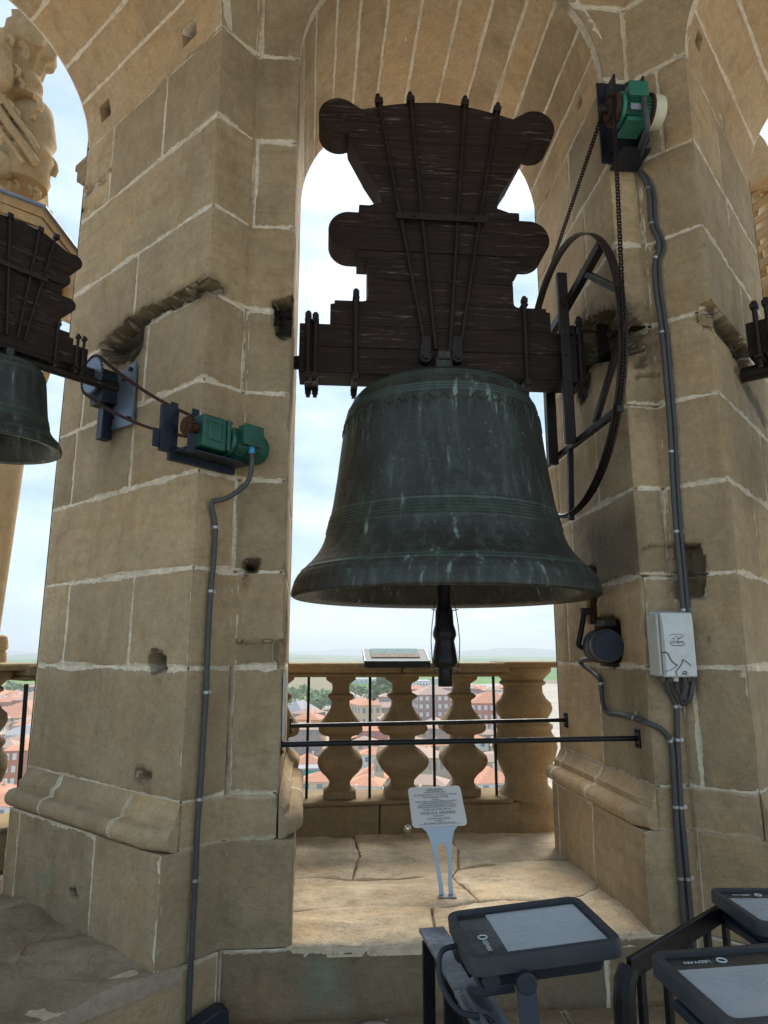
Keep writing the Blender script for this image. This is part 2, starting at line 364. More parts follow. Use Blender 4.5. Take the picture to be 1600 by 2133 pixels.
def glist(a, b, step, extra, eo):
    n = max(2, int(math.ceil((b-a)/step))); L_ = {round(a+(b-a)*i/n, 5) for i in range(n+1)}
    for e in eo: L_ |= {round(a+e, 5), round(b-e, 5)}
    L_ = sorted(x for x in L_ if a <= x <= b)
    ex = [x for x in extra if a+.002 < x < b-.002]
    L_ = [x for x in L_ if all(abs(x-e) > .0035 for e in ex) or x in (round(a, 5), round(b, 5))] + ex
    return sorted(L_)
def patch(S, u0, u1, v0, v1, m, parent, name='stone', step=.035, seed=0, gap=.004, relief=.003, lo=None, hi=None, rnd=.010, depth=.05, nomort=0, base=0, label=None):
    fs = [f for f in S.feats if f.hit(u0, u1, v0, v1)]
    if fs: step = min(step, .0125)
    ub = [e for b in S.breaks for e in (b, b-.006, b+.006)]
    us = glist(u0, u1, step, ub, (.005, .013)); vs = glist(v0, v1, step, [], (.005, .013))
    nu, nv = len(us), len(vs); M = MB(); E = []; SO = []; RU = []; MS = []
    for j, v in enumerate(vs):
        for i, u in enumerate(us):
            e = min(u-u0, u1-u, v-v0, v1-v); uu, vv = u, v
            g0 = gap*(1.0+1.1*fb(u*9+seed, v*9, seed*.7))
            c0 = min(u-u0, u1-u); c1 = min(v-v0, v1-v)
            if i == 0: uu += g0
            if i == nu-1: uu -= g0
            if j == 0: vv += g0
            if j == nv-1: vv -= g0
            # knocked-off corners
            if i in (0, nu-1) and j in (0, nv-1): uu += .004*(1 if i == 0 else -1); vv += .004*(1 if j == 0 else -1)
            if lo: uu = max(uu, lo(vv))
            if hi: uu = min(uu, hi(vv))
            h = base + relief*fb(u*5+seed, v*5, seed*1.3) + .0011*fb(u*40, v*40, seed)
            h -= rnd*math.exp(-(e/.007)) * (1+.5*fb(u*14, v*14, 4+seed))
            for b in S.breaks:
                if abs(u-b) < .0065: h -= .0035*(1+fb(u*8, v*18, 6)) + .010*max(0, fb(3, v*7, seed)-.25)
            so_ = ru = ms = 0
            for f in fs:
                r_ = f.ev(u, v)
                h -= r_[0]; so_ = max(so_, r_[1]); ru = max(ru, r_[2]); ms = max(ms, r_[3])
            M.v.append(tuple(S.P(uu, vv, h))); E.append(min(c0*1.5+.001, c1)); SO.append(so_); RU.append(ru); MS.append(ms)
    for j in range(nv-1):
        for i in range(nu-1):
            k = j*nu+i; M.f.append((k, k+1, k+nu+1, k+nu))
    ring = [(i, 0) for i in range(nu)] + [(nu-1, j) for j in range(1, nv)] + [(i, nv-1) for i in range(nu-2, -1, -1)] + [(0, j) for j in range(nv-2, 0, -1)]
    k0 = len(M.v)
    for (i, j) in ring:
        u, v = us[i], vs[j]
        if lo: u = max(u, lo(v))
        if hi: u = min(u, hi(v))
        M.v.append(tuple(S.P(u, v, -depth))); E.append(0); SO.append(SO[j*nu+i]); RU.append(0); MS.append(0)
    for a in range(len(ring)):
        b = (a+1) % len(ring); ka = ring[a][1]*nu+ring[a][0]; kb = ring[b][1]*nu+ring[b][0]; M.f.append((ka, k0+a, k0+b, kb))
    M.a = dict(edge=E, soot=SO, rust=RU, moss=MS, nomort=[nomort]*len(E))
    o = M.build(name, m, parent, smooth=50, fixn=False)
    if label: o['label'] = label
    return o
def mortar_sheet(S, u0, u1, v0, v1, parent, step=.04, h0=-.0045, lo=None, hi=None):
    ub = [e for b in S.breaks for e in (b,)]
    us = glist(u0, u1, step if not S.feats else .02, ub, ()); vs = glist(v0, v1, step if not S.feats else .02, [], ()); nu = len(us); M = MB(); SO = []
    for v in vs:
        for u in us:
            h = h0+.0022*fb(u*25, v*25, 8)-(.022 if any(abs(u-b_) < .004 for b_ in S.breaks) else 0); so_ = 0
            for f in S.feats:
                r_ = f.ev(u, v); h -= r_[0]*1.03+(.012 if r_[0] > .004 else 0); so_ = max(so_, r_[1])
            uu = u
            if lo: uu = max(uu, lo(v))
            if hi: uu = min(uu, hi(v))
            M.v.append(tuple(S.P(uu, v, h))); SO.append(so_)
    for j in range(len(vs)-1):
        for i in range(nu-1): k = j*nu+i; M.f.append((k, k+1, k+nu+1, k+nu))
    M.a = dict(soot=SO); return M.build('mortar', M_MO, parent, fixn=False)

S2 = 2**.5/2
XL, XR, DW = -.155, 1.285, 2.73
ZS, FLOOR, SILL = 4.245, .33, .555
PA = [(-1.334, 3.433), (-.485, 2.585), (-.345, 2.73), (XL, DW), (XL-.03, 3.82)]
PB = [(1.285, 3.82), (XR, DW), (1.42, DW), (1.600, 2.550), (2.45, 3.40)]
CO = [SILL, 1.05, 1.504, 1.87, 2.24, 2.61, 2.98, 3.375, 3.80, ZS]
WA, WB = Wall(PA), Wall(PB)
A1, A2, A3, A4 = WA.u[1], WA.u[2], WA.u[3], WA.u[4]
B1, B2, B3, B4 = WB.u[1], WB.u[2], WB.u[3], WB.u[4]
TOPZ = 5.75

# ---- cavities and stains of the left pier, traced on its faces
G = WA.poly
WA.feats += [
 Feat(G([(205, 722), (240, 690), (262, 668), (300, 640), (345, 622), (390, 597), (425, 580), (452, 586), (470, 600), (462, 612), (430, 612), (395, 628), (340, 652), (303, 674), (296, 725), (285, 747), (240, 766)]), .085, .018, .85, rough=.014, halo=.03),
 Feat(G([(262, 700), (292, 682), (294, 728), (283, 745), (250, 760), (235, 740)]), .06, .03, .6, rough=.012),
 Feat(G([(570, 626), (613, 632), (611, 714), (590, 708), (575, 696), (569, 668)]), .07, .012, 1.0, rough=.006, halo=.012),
 Feat(G([(500, 1172), (512, 1163), (522, 1168), (536, 1165), (546, 1180), (535, 1188), (530, 1200), (514, 1197), (498, 1190)]), .045, .02, 1.0, rough=.02, halo=.008),
 Feat(G([(512, 1180), (522, 1172), (532, 1182), (520, 1192)]), .05, .01, 1.0),
 Feat(G([(505, 1203), (522, 1203), (516, 1232), (509, 1226)]), .0, .02, 0, .55, halo=.01),
 Feat(G([(308, 1376), (318, 1352), (338, 1352), (347, 1376), (343, 1401), (318, 1404)]), .07, .012, .6, rough=.008, halo=.01),
 Feat(G([(324, 1410), (336, 1410), (334, 1428), (326, 1428)]), .0, .02, 0, .35, halo=.01),
 Feat(G([(285, 1605), (300, 1597), (316, 1608), (312, 1635), (292, 1632), (282, 1620)]), .04, .018, .6, rough=.01, halo=.02),
 Feat(G([(300, 1640), (313, 1640), (309, 1685), (298, 1668)]), .0, .02, .05, .6, halo=.012),
 Feat(G([(488, 1336), (592, 1334), (590, 1386), (488, 1384)]), .022, .006, .2, rough=.004),
 Feat(G([(490, 1333), (591, 1331), (591, 1337), (494, 1340)]), .024, .006, .9, rough=.01),
 Feat(G([(172, 405), (232, 345), (232, 352), (178, 410)]), .012, .008, .45, rough=.02),
 Feat(G([(172, 388), (225, 368), (228, 378), (176, 398)]), .014, .008, .3, rough=.02),
 Feat(G([(170, 436), (215, 420), (205, 430), (172, 446)]), .010, .008, .25, rough=.02),
 Feat(G([(168, 660), (190, 650), (192, 720), (160, 720), (158, 668)]), .006, .006, .10, rough=.03),
 Feat(G([(580, 1700), (612, 1700), (610, 1742), (590, 1738)]), .03, .02, .4, rough=.01),
]
G = WB.poly
WB.feats += [
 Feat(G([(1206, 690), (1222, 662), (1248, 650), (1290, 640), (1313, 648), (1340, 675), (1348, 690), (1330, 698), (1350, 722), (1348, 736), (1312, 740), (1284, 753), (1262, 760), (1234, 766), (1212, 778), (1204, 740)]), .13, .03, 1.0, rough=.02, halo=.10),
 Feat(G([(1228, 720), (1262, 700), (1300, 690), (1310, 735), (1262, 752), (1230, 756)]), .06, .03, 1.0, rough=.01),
 Feat(G([(1205, 790), (1228, 775), (1230, 810), (1212, 850), (1202, 830)]), .02, .02, .9, rough=.03, halo=.02),
 Feat(G([(1458, 636), (1484, 627), (1520, 670), (1556, 715), (1562, 745), (1556, 768), (1540, 760), (1520, 728), (1490, 690), (1462, 652)]), .06, .014, .75, rough=.008),
 Feat(G([(1520, 728), (1545, 715), (1562, 745), (1556, 772), (1540, 765)]), .05, .02, .7, rough=.01),
 Feat(G([(1436, 650), (1458, 652), (1490, 685), (1478, 690), (1450, 676)]), .016, .012, .30, rough=.015),
 Feat(G([(1530, 770), (1548, 775), (1600, 880), (1592, 890), (1555, 820)]), .006, .01, .55, rough=.02, halo=.012),
 Feat(G([(1404, 1133), (1462, 1131), (1470, 1195), (1466, 1243), (1436, 1247), (1402, 1246)]), .05, .010, .65, rough=.006, halo=.008),
 Feat(G([(1330, 1137), (1402, 1133), (1404, 1142), (1334, 1145)]), .014, .008, .5, rough=.01),
 Feat(G([(1332, 1144), (1402, 1142), (1402, 1250), (1336, 1256)]), .008, .006, .06, rough=.004),
 Feat(G([(1240, 1288), (1262, 1280), (1290, 1290), (1294, 1330), (1296, 1372), (1284, 1390), (1252, 1388), (1238, 1350)]), .10, .02, 1.0, rough=.008, halo=.012),
 Feat(G([(1223, 1180), (1242, 1176), (1244, 1290), (1224, 1300)]), .06, .01, .8, rough=.004, halo=.006),
 Feat(G([(1468, 1326), (1481, 1328), (1480, 1340), (1470, 1340)]), .04, .008, 1.0),
 Feat(G([(1317, 770), (1350, 768), (1348, 738), (1330, 742)]), .006, .008, .75, rough=.01),
 Feat(G([(1322, 790), (1378, 782), (1378, 875), (1324, 885)]), .008, .006, .12, rough=.004),
 Feat(G([(1324, 775), (1378, 772), (1376, 783), (1322, 790)]), .016, .008, .35, rough=.01),
 Feat(G([(1450, 510), (1474, 508), (1472, 520), (1455, 520)]), .004, .01, .2),
 Feat(G([(1130, 393), (1141, 378), (1142, 402), (1133, 420)]), .06, .004, .8, rough=.001),
 Feat(G([(1130, 940), (1200, 960), (1215, 1080), (1180, 1100), (1150, 1000)]), .0, .02, .12, halo=.05),
 Feat(G([(1225, 1120), (1320, 1060), (1328, 1200), (1250, 1190)]), .0, .03, .38, halo=.06),
 Feat(G([(1290, 1350), (1350, 1400), (1352, 1640), (1335, 1640), (1300, 1480)]), .0, .03, .18, halo=.05),
 Feat(G([(1352, 511), (1370, 508), (1372, 518), (1354, 520)]), .035, .005, 1.0, rough=.001),
 Feat(G([(1362, 522), (1372, 522), (1370, 580), (1364, 560)]), .0, .01, 0, .3, halo=.006),
]
for (px, py) in ((1474, 730), (1481, 800), (1488, 869)):
    c = WB.hit(px, py); WB.feats.append(Feat([(c[0]+.006*math.cos(a), c[1]+.006*math.sin(a)) for a in (0, 1.05, 2.1, 3.14, 4.2, 5.2)], .03, .004, 1.0, rough=0))

pierA = thing('stone_pier', 'sandstone block pier left of the central bell, with the small green motor on it', 'pier', (-.6, 2.9, FLOOR))
pierB = thing('stone_pier', 'sandstone block pier right of the central bell, with a white control box fixed on it', 'pier', (1.5, 2.9, FLOOR))
def zc(W, px, py): return W.hit(px, py)[0]
def course_row(W, z0, z1, joints, m, par, u0, u1, seed, **k):
    js = [u0]+sorted(j for j in joints if u0+.03 < j < u1-.03)+[u1]
    for i in range(len(js)-1): patch(W, js[i], js[i+1], z0, z1, m, par, seed=seed+i*3.7, **k)
hA = lambda px, py: WA.hit(px, py)[0]
hB = lambda px, py: WB.hit(px, py)[0]
# joints of each course, from the top one down; (pixel on the joint)
RA = [  # z1, z0, joints u
 (ZS, 3.80, [hA(235, 300), hA(343, 230), hA(525, 250)+9]),
 (3.80, 3.375, [A2+.012]),
 (3.375, 2.98, [hA(285, 560), hA(440, 560)+9]),
 (2.98, 2.61, [hA(190, 640), hA(300, 790), A2-.006]),
 (2.61, 2.24, [hA(275, 920), hA(155, 950)]),
 (2.24, 1.87, [A2-.012]),
 (1.87, 1.504, [hA(272, 1290), hA(138, 1290)]),
 (1.504, 1.05, [hA(480, 1500)]),
 (1.05, SILL, []),
]
sd_ = 1
for (z1, z0, js) in RA:
    sd_ += 11
    js = [j for j in js if j < A4]
    if z0 >= 1.04: course_row(WA, z0, z1, js+[A3+.55+.2*math.sin(sd_)], M_ST, pierA, 0, A4, sd_)
    else:
        patch(WA, A1, A3, .893, z1, M_ST, pierA, seed=404, nomort=.6, gap=.0006, rnd=.0025)
mortar_sheet(WA, 0, A4, SILL, ZS, pierA)
RB = [
 (ZS, 3.80, [hB(1385, 350), hB(1180, 300), B3+.5]),
 (3.80, 3.375, [hB(1215, 450), B2-.004, hB(1505, 330)]),
 (3.375, 2.98, [hB(1215, 600)+.01, B3+.62]),
 (2.98, 2.61, [hB(1165, 760), hB(1395, 760), B3+.3]),
 (2.61, 2.24, [hB(1160, 960), hB(1240, 940), B3+.7]),
 (2.24, 1.87, [B2-.006, hB(1190, 1100), B3+.4]),
 (1.87, 1.504, [hB(1182, 1320), B1+.02, B3+.75]),
 (1.504, 1.05, [hB(1250, 1480), hB(1452, 1500), B3+.45]),
 (1.05, SILL, [B3+.5]),
]
for (z1, z0, js) in RB:
    sd_ += 13
    if z0 >= 1.04:
        jj = [0]+sorted(set(round(j, 4) for j in js if .05 < j < B4-.05))+[B4]
        for i in range(len(jj)-1):
            bounce_lit = jj[i+1] <= B1+.03
            patch(WB, jj[i], jj[i+1], z0, z1, M_STW if bounce_lit else M_ST, pierB, seed=sd_+i*2.9)
    else:
        patch(WB, B1, B3, .893, z1, M_ST, pierB, seed=434, nomort=.6, gap=.0006, rnd=.0025)
mortar_sheet(WB, 0, B4, SILL, ZS, pierB)

# ---- bays: (right or left jamb foot, along direction, outward direction, width)
BAYC = dict(A=Vector(((XL+XR)/2, DW)), t=Vector((1, 0)), n=Vector((0, 1)), R=(XR-XL)/2, R1=(XR-XL+.03)/2, D=1.09, c1=-.015)
RL = .60
PAe = Vector(PA[1]); BAYL = dict(A=PAe-Vector((S2, S2))*RL, t=Vector((S2, S2)), n=Vector((-S2, S2)), R=RL, R1=RL, D=1.2, c1=0)
PBe = Vector(PB[3]); BAYR = dict(A=PBe+Vector((S2, -S2))*RL, t=Vector((S2, -S2)), n=Vector((S2, S2)), R=RL, R1=RL, D=1.2, c1=0)
def arch(bay, label, ths, m, holes=(), seed=0):
    S = Arch(bay['A'], bay['t'], bay['n'], bay['R'], bay['R1'], bay['D'], ZS, bay['c1'])
    par = thing('stone_arch', label, 'arch', (bay['A'].x, bay['A'].y, ZS))
    for (a, v, du, dv) in holes:
        u = a*S.R0; S.feats.append(Feat([(u-du, v-dv), (u+du, v-dv), (u+du, v+dv), (u-du, v+dv)], .07, .003, .75, rough=0))
    for i in range(len(ths)-1):
        patch(S, ths[i]*S.R0, ths[i+1]*S.R0, 0, S.D, m, par, 'voussoir', .04, seed+i*5.1, gap=.004)
    mortar_sheet(S, 0, S.L, .002, S.D, par, .05)
    # solid backing of the wall above the arch
    b = MB(); n3 = Vector((bay['n'].x, bay['n'].y, 0)); t3 = Vector((bay['t'].x, bay['t'].y, 0)); A3_ = Vector((bay['A'].x, bay['A'].y, 0))
    for sgn in (-1, 1):
        poly = [A3_+t3*(sgn*(bay['R']+.10)*math.cos(a))+Vector((0, 0, ZS+(bay['R']+.10)*math.sin(a))) + n3*.14 for a in [math.pi/2*i/10 for i in range(11)]]
        poly += [A3_+Vector((0, 0, TOPZ))+n3*.14, A3_+t3*(sgn*(bay['R']+.12))+Vector((0, 0, TOPZ))+n3*.14]
        b.prism(poly, n3*(bay['D']-.16))
    b.build('backing', M_STB, par, smooth=0)
    return S
def spreads(n, seed, js=None):
    random.seed(seed); return [0]+[math.pi*(i+random.uniform(-.12, .12))/n for i in range(1, n)]+[math.pi]
SAc = arch(BAYC, 'round sandstone arch above the central bell and its wooden yoke', spreads(13, 4), M_STW, [(math.pi-.16, .27, .02, .035), (1.37, .55, .006, .012)], 3)
SAl = arch(BAYL, 'sandstone arch at the upper left edge, over the leftmost bell', spreads(8, 5), M_STW, [(math.pi-.22, 1.0, .035, .045), (math.pi-.20, .24, .035, .05)], 40)
SAr = arch(BAYR, 'sandstone arch at the upper right corner, over the rightmost opening', spreads(8, 6), M_STW, [(.30, .16, .03, .035), (.08, .62, .03, .04)], 80)
# ---- wall faces above the springing
def face_above(pier, corner, Lb, Rb, zs_rows, jl, seed):
    ul = (Lb['A']-Lb['t']*0 - corner).length; ur = (Rb['A']-corner).length
    p0 = corner + (Lb['A']-corner); p2 = corner + (Rb['A']-corner)
    W_ = Wall([tuple(p0), tuple(corner), tuple(p2)])
    def lo(z): 
        q = Lb['R']**2-max(0, z-ZS)**2; return math.sqrt(q) if q > 0 else 0
    def hi(z):
        q = Rb['R']**2-max(0, z-ZS)**2; return W_.u[2]-(math.sqrt(q) if q > 0 else 0)
    for r in range(len(zs_rows)-1):
        z0, z1 = zs_rows[r], zs_rows[r+1]; js = [0]+jl[r % len(jl)](W_)+[W_.u[2]]
        for i in range(len(js)-1): patch(W_, js[i], js[i+1], z0, z1, M_ST, pier, seed=seed+r*7+i, lo=lo, hi=hi, step=.03)
    mortar_sheet(W_, 0, W_.u[2], ZS, TOPZ, pier, .03, lo=lo, hi=hi)
rows = [ZS, 4.66, 5.05, 5.4, TOPZ]
face_above(pierA, Vector(PA[2]), BAYL, BAYC, rows, [lambda W_: [W_.u[1]+.012], lambda W_: [.35, W_.u[1]+.30]], 200)
face_above(pierB, Vector(PB[2]), BAYC, BAYR, rows, [lambda W_: [W_.u[1]-.012], lambda W_: [W_.u[1]-.45, W_.u[1]+.25]], 260)
# ---- solid hearts of the piers
def heart(pier, pts, z0=0.0, z1=TOPZ):
    MB().prism([Vector((a, b, z0)) for a, b in pts], (0, 0, z1-z0)).build('core', M_STB, pier, smooth=0)
heart(pierA, [(-1.334, 3.72), (-1.23, 3.53), (-.58, 2.86), (-.40, 2.96), (-.30, 2.90), (-.32, 3.815), (-.42, 3.9), (-1.15, 3.9)])
heart(pierB, [(1.44, 3.815), (1.44, 2.90), (1.50, 2.92), (1.60, 2.76), (2.33, 3.48), (2.25, 3.8), (1.6, 3.9)])
def endcap(pier, a, b, c, z0=SILL, z1=TOPZ):
    p = [Vector((*a, 0)), Vector((*b, 0)), Vector((*c, 0))]
    M = MB(); n = 14
    for i in range(n+1):
        z = z0+(z1-z0)*i/n
        for q in p: M.v.append((q.x, q.y, z))
    for i in range(n):
        k = i*3; M.f += [(k, k+1, k+4, k+3), (k+1, k+2, k+5, k+4)]
    M.build('outer_face', M_STB, pier, smooth=0)
endcap(pierA, PA[0], (-1.10, 3.93), (-.42, 3.93)); endcap(pierA, (-.42, 3.93), (-.40, 3.93), PA[4])
endcap(pierB, PB[0], (1.55, 3.93), (1.8, 3.93)); endcap(pierB, (1.8, 3.93), (2.2, 3.93), PB[4])
# impost ledge seen at the outer edge of the left pier
b = MB(); q = Vector((PA[0][0], PA[0][1], 0)); on_ = Vector((-S2, S2, 0)); al = Vector((S2, S2, 0))
for (z0, z1, pr_) in ((4.06, 4.10, .05), (4.10, 4.18, .10), (4.18, 4.22, .13)):
    pts = [q - al*.0 - on_*.02, q+al*1.0-on_*.02, q+al*1.0+on_*pr_, q+on_*pr_]
    b.prism([p+Vector((0, 0, z0)) for p in pts], (0, 0, z1-z0))
b.build('impost', M_STB, pierA, smooth=0, bevel=.008)

# ---- base mouldings along the reveals
def base_mould(pier, foot, out_, face, length, joints, seed, m):
    # profile (projection, z): plinth, roll, fillet, cove
    roll = [(.058+.036*math.cos(a), .935+.036*math.sin(a)) for a in [-math.pi/2+math.pi*i/8 for i in range(9)]]
    prof_p = [(0, SILL-.04), (.062, SILL-.04), (.060, .86), (.056, .885), (.050, .893), (0, .893)]
    prof_r = [(0, .895), (.045, .896)]+roll+[(.045, .973), (.040, .975), (.040, 1.0), (.022, 1.012), (.010, 1.035), (0, 1.052)]
    foot = Vector(foot); o2 = Vector(out_); f2 = Vector(face)
    for (prof, nm, js) in ((prof_r, 'moulding_stone', joints[1]),):
        js = [0]+js+[length]
        for i in range(len(js)-1):
            a, b_ = js[i]+(.003 if i else 0), js[i+1]-.003; n = max(2, int((b_-a)/.03)); M = MB(); E = []
            steps = [a+(b_-a)*k/n for k in range(n+1)]
            den = []
            for k in range(len(prof)-1):
                (p0, z0), (p1, z1) = prof[k], prof[k+1]; nn = max(1, int(math.hypot(p1-p0, z1-z0)/.045))
                for q_ in range(nn): den.append((p0+(p1-p0)*q_/nn, z0+(z1-z0)*q_/nn))
            den.append(prof[-1]); m_ = len(den)
            for s_ in steps:
                end = min(s_, 0.0+abs(length-s_))
                for (p, z) in den:
                    p2 = p
                    if p > 0: p2 = p + .004*fb(s_*9+seed, z*9, seed) - .002
                    if nm == 'moulding_stone' and s_ < .09 and i == 0: p2 = p2*(.45+.55*max(0, s_/.09)) + .004*fb(s_*60, z*60, 2)
                    g = foot+o2*s_+f2*p2; M.v.append((g.x, g.y, z)); E.append(min(s_-js[i] if i else 1, js[i+1]-s_ if i < len(js)-2 else 1))
            for x in range(len(steps)-1):
                for y in range(m_-1): k = x*m_+y; M.f.append((k, k+1, k+m_+1, k+m_))
            M.f.append(tuple(range(m_))); M.f.append(tuple((len(steps)-1)*m_+y for y in range(m_))[::-1])
            M.a = dict(edge=E, nomort=[0.0]*len(E)); M.build(nm, m, pier, smooth=40)
def off_low(P_, i1, d1, i0):
    return P_
LA = Wall([(PA[0][0]-S2*.06, PA[0][1]-S2*.06), (PA[1][0]-S2*.06, PA[1][1]-S2*.06), PA[2], (XL+.06, DW), (PA[4][0]+.06, PA[4][1])])
LB = Wall([(PB[0][0]-.06, PB[0][1]), (XR-.06, DW), PB[2], (PB[3][0]+S2*.06, PB[3][1]-S2*.06), (PB[4][0]+S2*.06, PB[4][1]-S2*.06)])
LA.feats += [Feat(LA.poly([(143, 1852), (155, 1850), (163, 1872), (150, 1875)]), .035, .008, .8, rough=.003),
             Feat(LA.poly([(75, 1825), (110, 1805), (108, 1850), (82, 1840)]), 0, .01, 0, 0, .5, halo=.01),
             Feat(LA.poly([(582, 1700), (612, 1700), (610, 1742), (590, 1738)]), .03, .02, .4, rough=.01)]
LB.feats += [Feat(LB.poly([(1335, 1640), (1352, 1640), (1352, 1700), (1338, 1740)]), .01, .01, .4, rough=.01, halo=.01)]
Z89 = .892
for (W_, js, ms_, sd0, par_) in ((LA, [hA(62, 1780), hA(222, 1830), LA.u[2]-.005 if False else LA.u[1]+.13, LA.u[3]+.5], None, 400, pierA), (LB, [LB.u[1]-.52, LB.u[1]-1.0, LB.u[2]+.02, LB.u[3]+.5], None, 430, pierB)):
    js = [0]+sorted(js)+[W_.u[4]]
    for i in range(len(js)-1):
        patch(W_, js[i], js[i+1], SILL-.02, Z89, M_STW if (W_ is LB and js[i+1] < LB.u[1]+.1) or (W_ is LA and js[i] > LA.u[3]) else M_ST, par_, 'plinth_stone', seed=sd0+i, **(dict(nomort=.92, gap=.0006, rnd=.0025) if js[i+1] > W_.u[1]+.01 and js[i] < W_.u[3]-.01 else {}))
    mortar_sheet(W_, 0, W_.u[4], SILL-.02, Z89, par_)
# face of the wall between plinth and first course
for (W_, W2, par_, k0) in ((LA, WA, pierA, A1), (LB, WB, pierB, B1)): pass
base_mould(pierB, (XR, DW-.003), (0, 1), (-1, 0), 1.10, ([.44, .97], [.52, 1.0]), 3, M_STW)
base_mould(pierA, (XL, DW-.003), (-.0275, 1), (1, 0), 1.10, ([.5], [.55]), 4, M_ST)
base_mould(pierA, (PA[1][0]+.002, PA[1][1]-.002), (-S2, S2), (-S2, -S2), 1.19, ([.36, .80], [.30, .86]), 5, M_ST)
base_mould(pierB, (PB[3][0]-.002, PB[3][1]-.002), (S2, S2), (S2*-1+2*S2, -S2), 1.19, ([.5], [.5]), 6, M_ST)

# ---- low wall under the openings, round three sides of the octagon
cL, cR = Vector(PA[2]), Vector(PB[2])
LO = Wall([tuple(cL-Vector((S2, S2))*2.0), tuple(cL), tuple(cR), tuple(cR+Vector((S2, -S2))*2.0)])
gp = LO.poly
LO.feats += [Feat(gp([(640, 1985), (700, 1975), (712, 2100), (640, 2095)]), 0, .03, 0, 0, .75, halo=.05),
             Feat(gp([(600, 1965), (900, 1962), (900, 1990), (600, 1992)]), .004, .02, .35, rough=.02, halo=.02)]
low = thing('low_wall', 'low stained sandstone wall under the sill below the central bell', 'wall', (.54, DW, FLOOR-.1))
js = [0, .55, 1.25, 1.98, LO.u[1]+.02, LO.u[1]+.62, LO.u[1]+1.25, LO.u[2]-.02, LO.u[2]+.7, LO.u[2]+1.4, LO.u[3]]
js = [0, .7, 1.35, LO.u[1]-.0+.001, LO.u[1]+.85, LO.u[1]+1.4, LO.u[2]-.012, LO.u[2]+.7, LO.u[2]+1.4, LO.u[3]]
for i in range(len(js)-1):
    patch(LO, js[i], js[i+1], .20, SILL-.0215, M_STL if 2 < i < 6 else M_ST, low, seed=300+i, step=.03, depth=.10, nomort=.45)
mortar_sheet(LO, 0, LO.u[3], .20, SILL-.024, low, .05)

# ---- sill and balcony paving
def slab_poly(par, poly, z, seed, m=M_STF, name='flagstone', th=.06, step=.03, rough=.006, extra=None):
    # irregular flagstone: grid clipped by polygon distance
    xs = [p[0] for p in poly]; ys = [p[1] for p in poly]; c = Vector((sum(xs)/len(xs), sum(ys)/len(ys)))
    rings = [1.0, .985, .965, .93, .89, .84, .78, .72, .65, .58, .50, .42, .34, .26, .17, .08]; per = []
    n = len(poly)
    for i in range(n):
        a, b_ = Vector(poly[i]), Vector(poly[(i+1) % n]); k = max(1, int((b_-a).length/step))
        for q_ in range(k): per.append(a.lerp(b_, q_/k))
    M = MB(); E = []; N = len(per)
    for p in per: M.v.append((p.x, p.y, z-th)); E.append(0)
    for r_ in rings:
        for p in per:
            q_ = c+(p-c)*r_; d = (p-c).length*(1-r_); g = .004*(1+fb(q_.x*12, q_.y*12, seed)) if r_ == 1 else 0
            q_ = q_-(p-c).normalized()*g
            lay = fb(q_.x*2.2+seed, q_.y*7, seed); step_ = math.floor(lay*6+fb(q_.x*11, q_.y*11, 2)*1.1)/6
            h = rough*(.7*fb(q_.x*6, q_.y*6, seed)+1.0*step_) - (.010*math.exp(-d/.012))
            if extra: h += extra(q_.x, q_.y)
            M.v.append((q_.x, q_.y, z+h)); E.append(d)
    M.v.append((c.x, c.y, z)); E.append(.3); R_ = len(rings)
    for j in range(R_):
        for i in range(N): i2 = (i+1) % N; M.f.append((j*N+i, j*N+i2, (j+1)*N+i2, (j+1)*N+i))
    for i in range(N): M.f.append((R_*N+i, R_*N+(i+1) % N, len(M.v)-1))
    M.a = dict(edge=E, nomort=[.7]*len(E)); return M.build(name, m, par, smooth=40)
pav = MB()
pav.prism([Vector((x, y, SILL-.14)) for x, y in [(-.6, 2.80), (1.7, 2.80), (2.9, 3.9), (2.4, 5.2), (-1.4, 5.2), (-2.4, 3.9)]], (0, 0, .108))
sillo = pav.build('sill_paving', M_MO, None, smooth=0, kind='structure')
def flag(poly, seed, extra=None): return slab_poly(sillo, poly, SILL+.002, seed, extra=extra, rough=.012, step=.016)
nose = lambda x, y: -.020*max(0, 1-(y-2.72)/.09)**2*(1+.6*fb(x*8, 1, 1))
flag([(-.12, 2.733), (.42, 2.728), (.45, 3.02), (.10, 3.05), (-.15, 3.02)], 1, nose)
flag([(.423, 2.728), (.86, 2.722), (1.0, 2.82), (1.02, 3.06), (.70, 3.08), (.455, 3.02)], 2, nose)
flag([(.863, 2.722), (1.25, 2.733), (1.30, 3.3), (1.12, 3.12), (1.024, 3.06), (1.004, 2.82)], 3, nose)
flag([(-.30, 3.025), (.10, 3.054), (.45, 3.025), (.66, 3.09), (.60, 3.40), (.15, 3.43), (-.30, 3.42)], 4)
flag([(.705, 3.084), (1.02, 3.064), (1.12, 3.124), (1.30, 3.30), (1.30, 3.62), (.95, 3.60), (.66, 3.52), (.605, 3.40), (.664, 3.09)], 5)
flag([(-.30, 3.425), (.15, 3.434), (.20, 3.80), (.18, 4.22), (-.55, 4.22), (-.30, 3.8)], 6)
flag([(.154, 3.434), (.60, 3.405), (.655, 3.524), (.72, 3.86), (.70, 4.22), (.185, 4.22), (.205, 3.80)], 7)
flag([(.66, 3.526), (.95, 3.605), (1.30, 3.624), (1.5, 3.9), (1.5, 4.3), (.705, 4.22), (.725, 3.86)], 8)
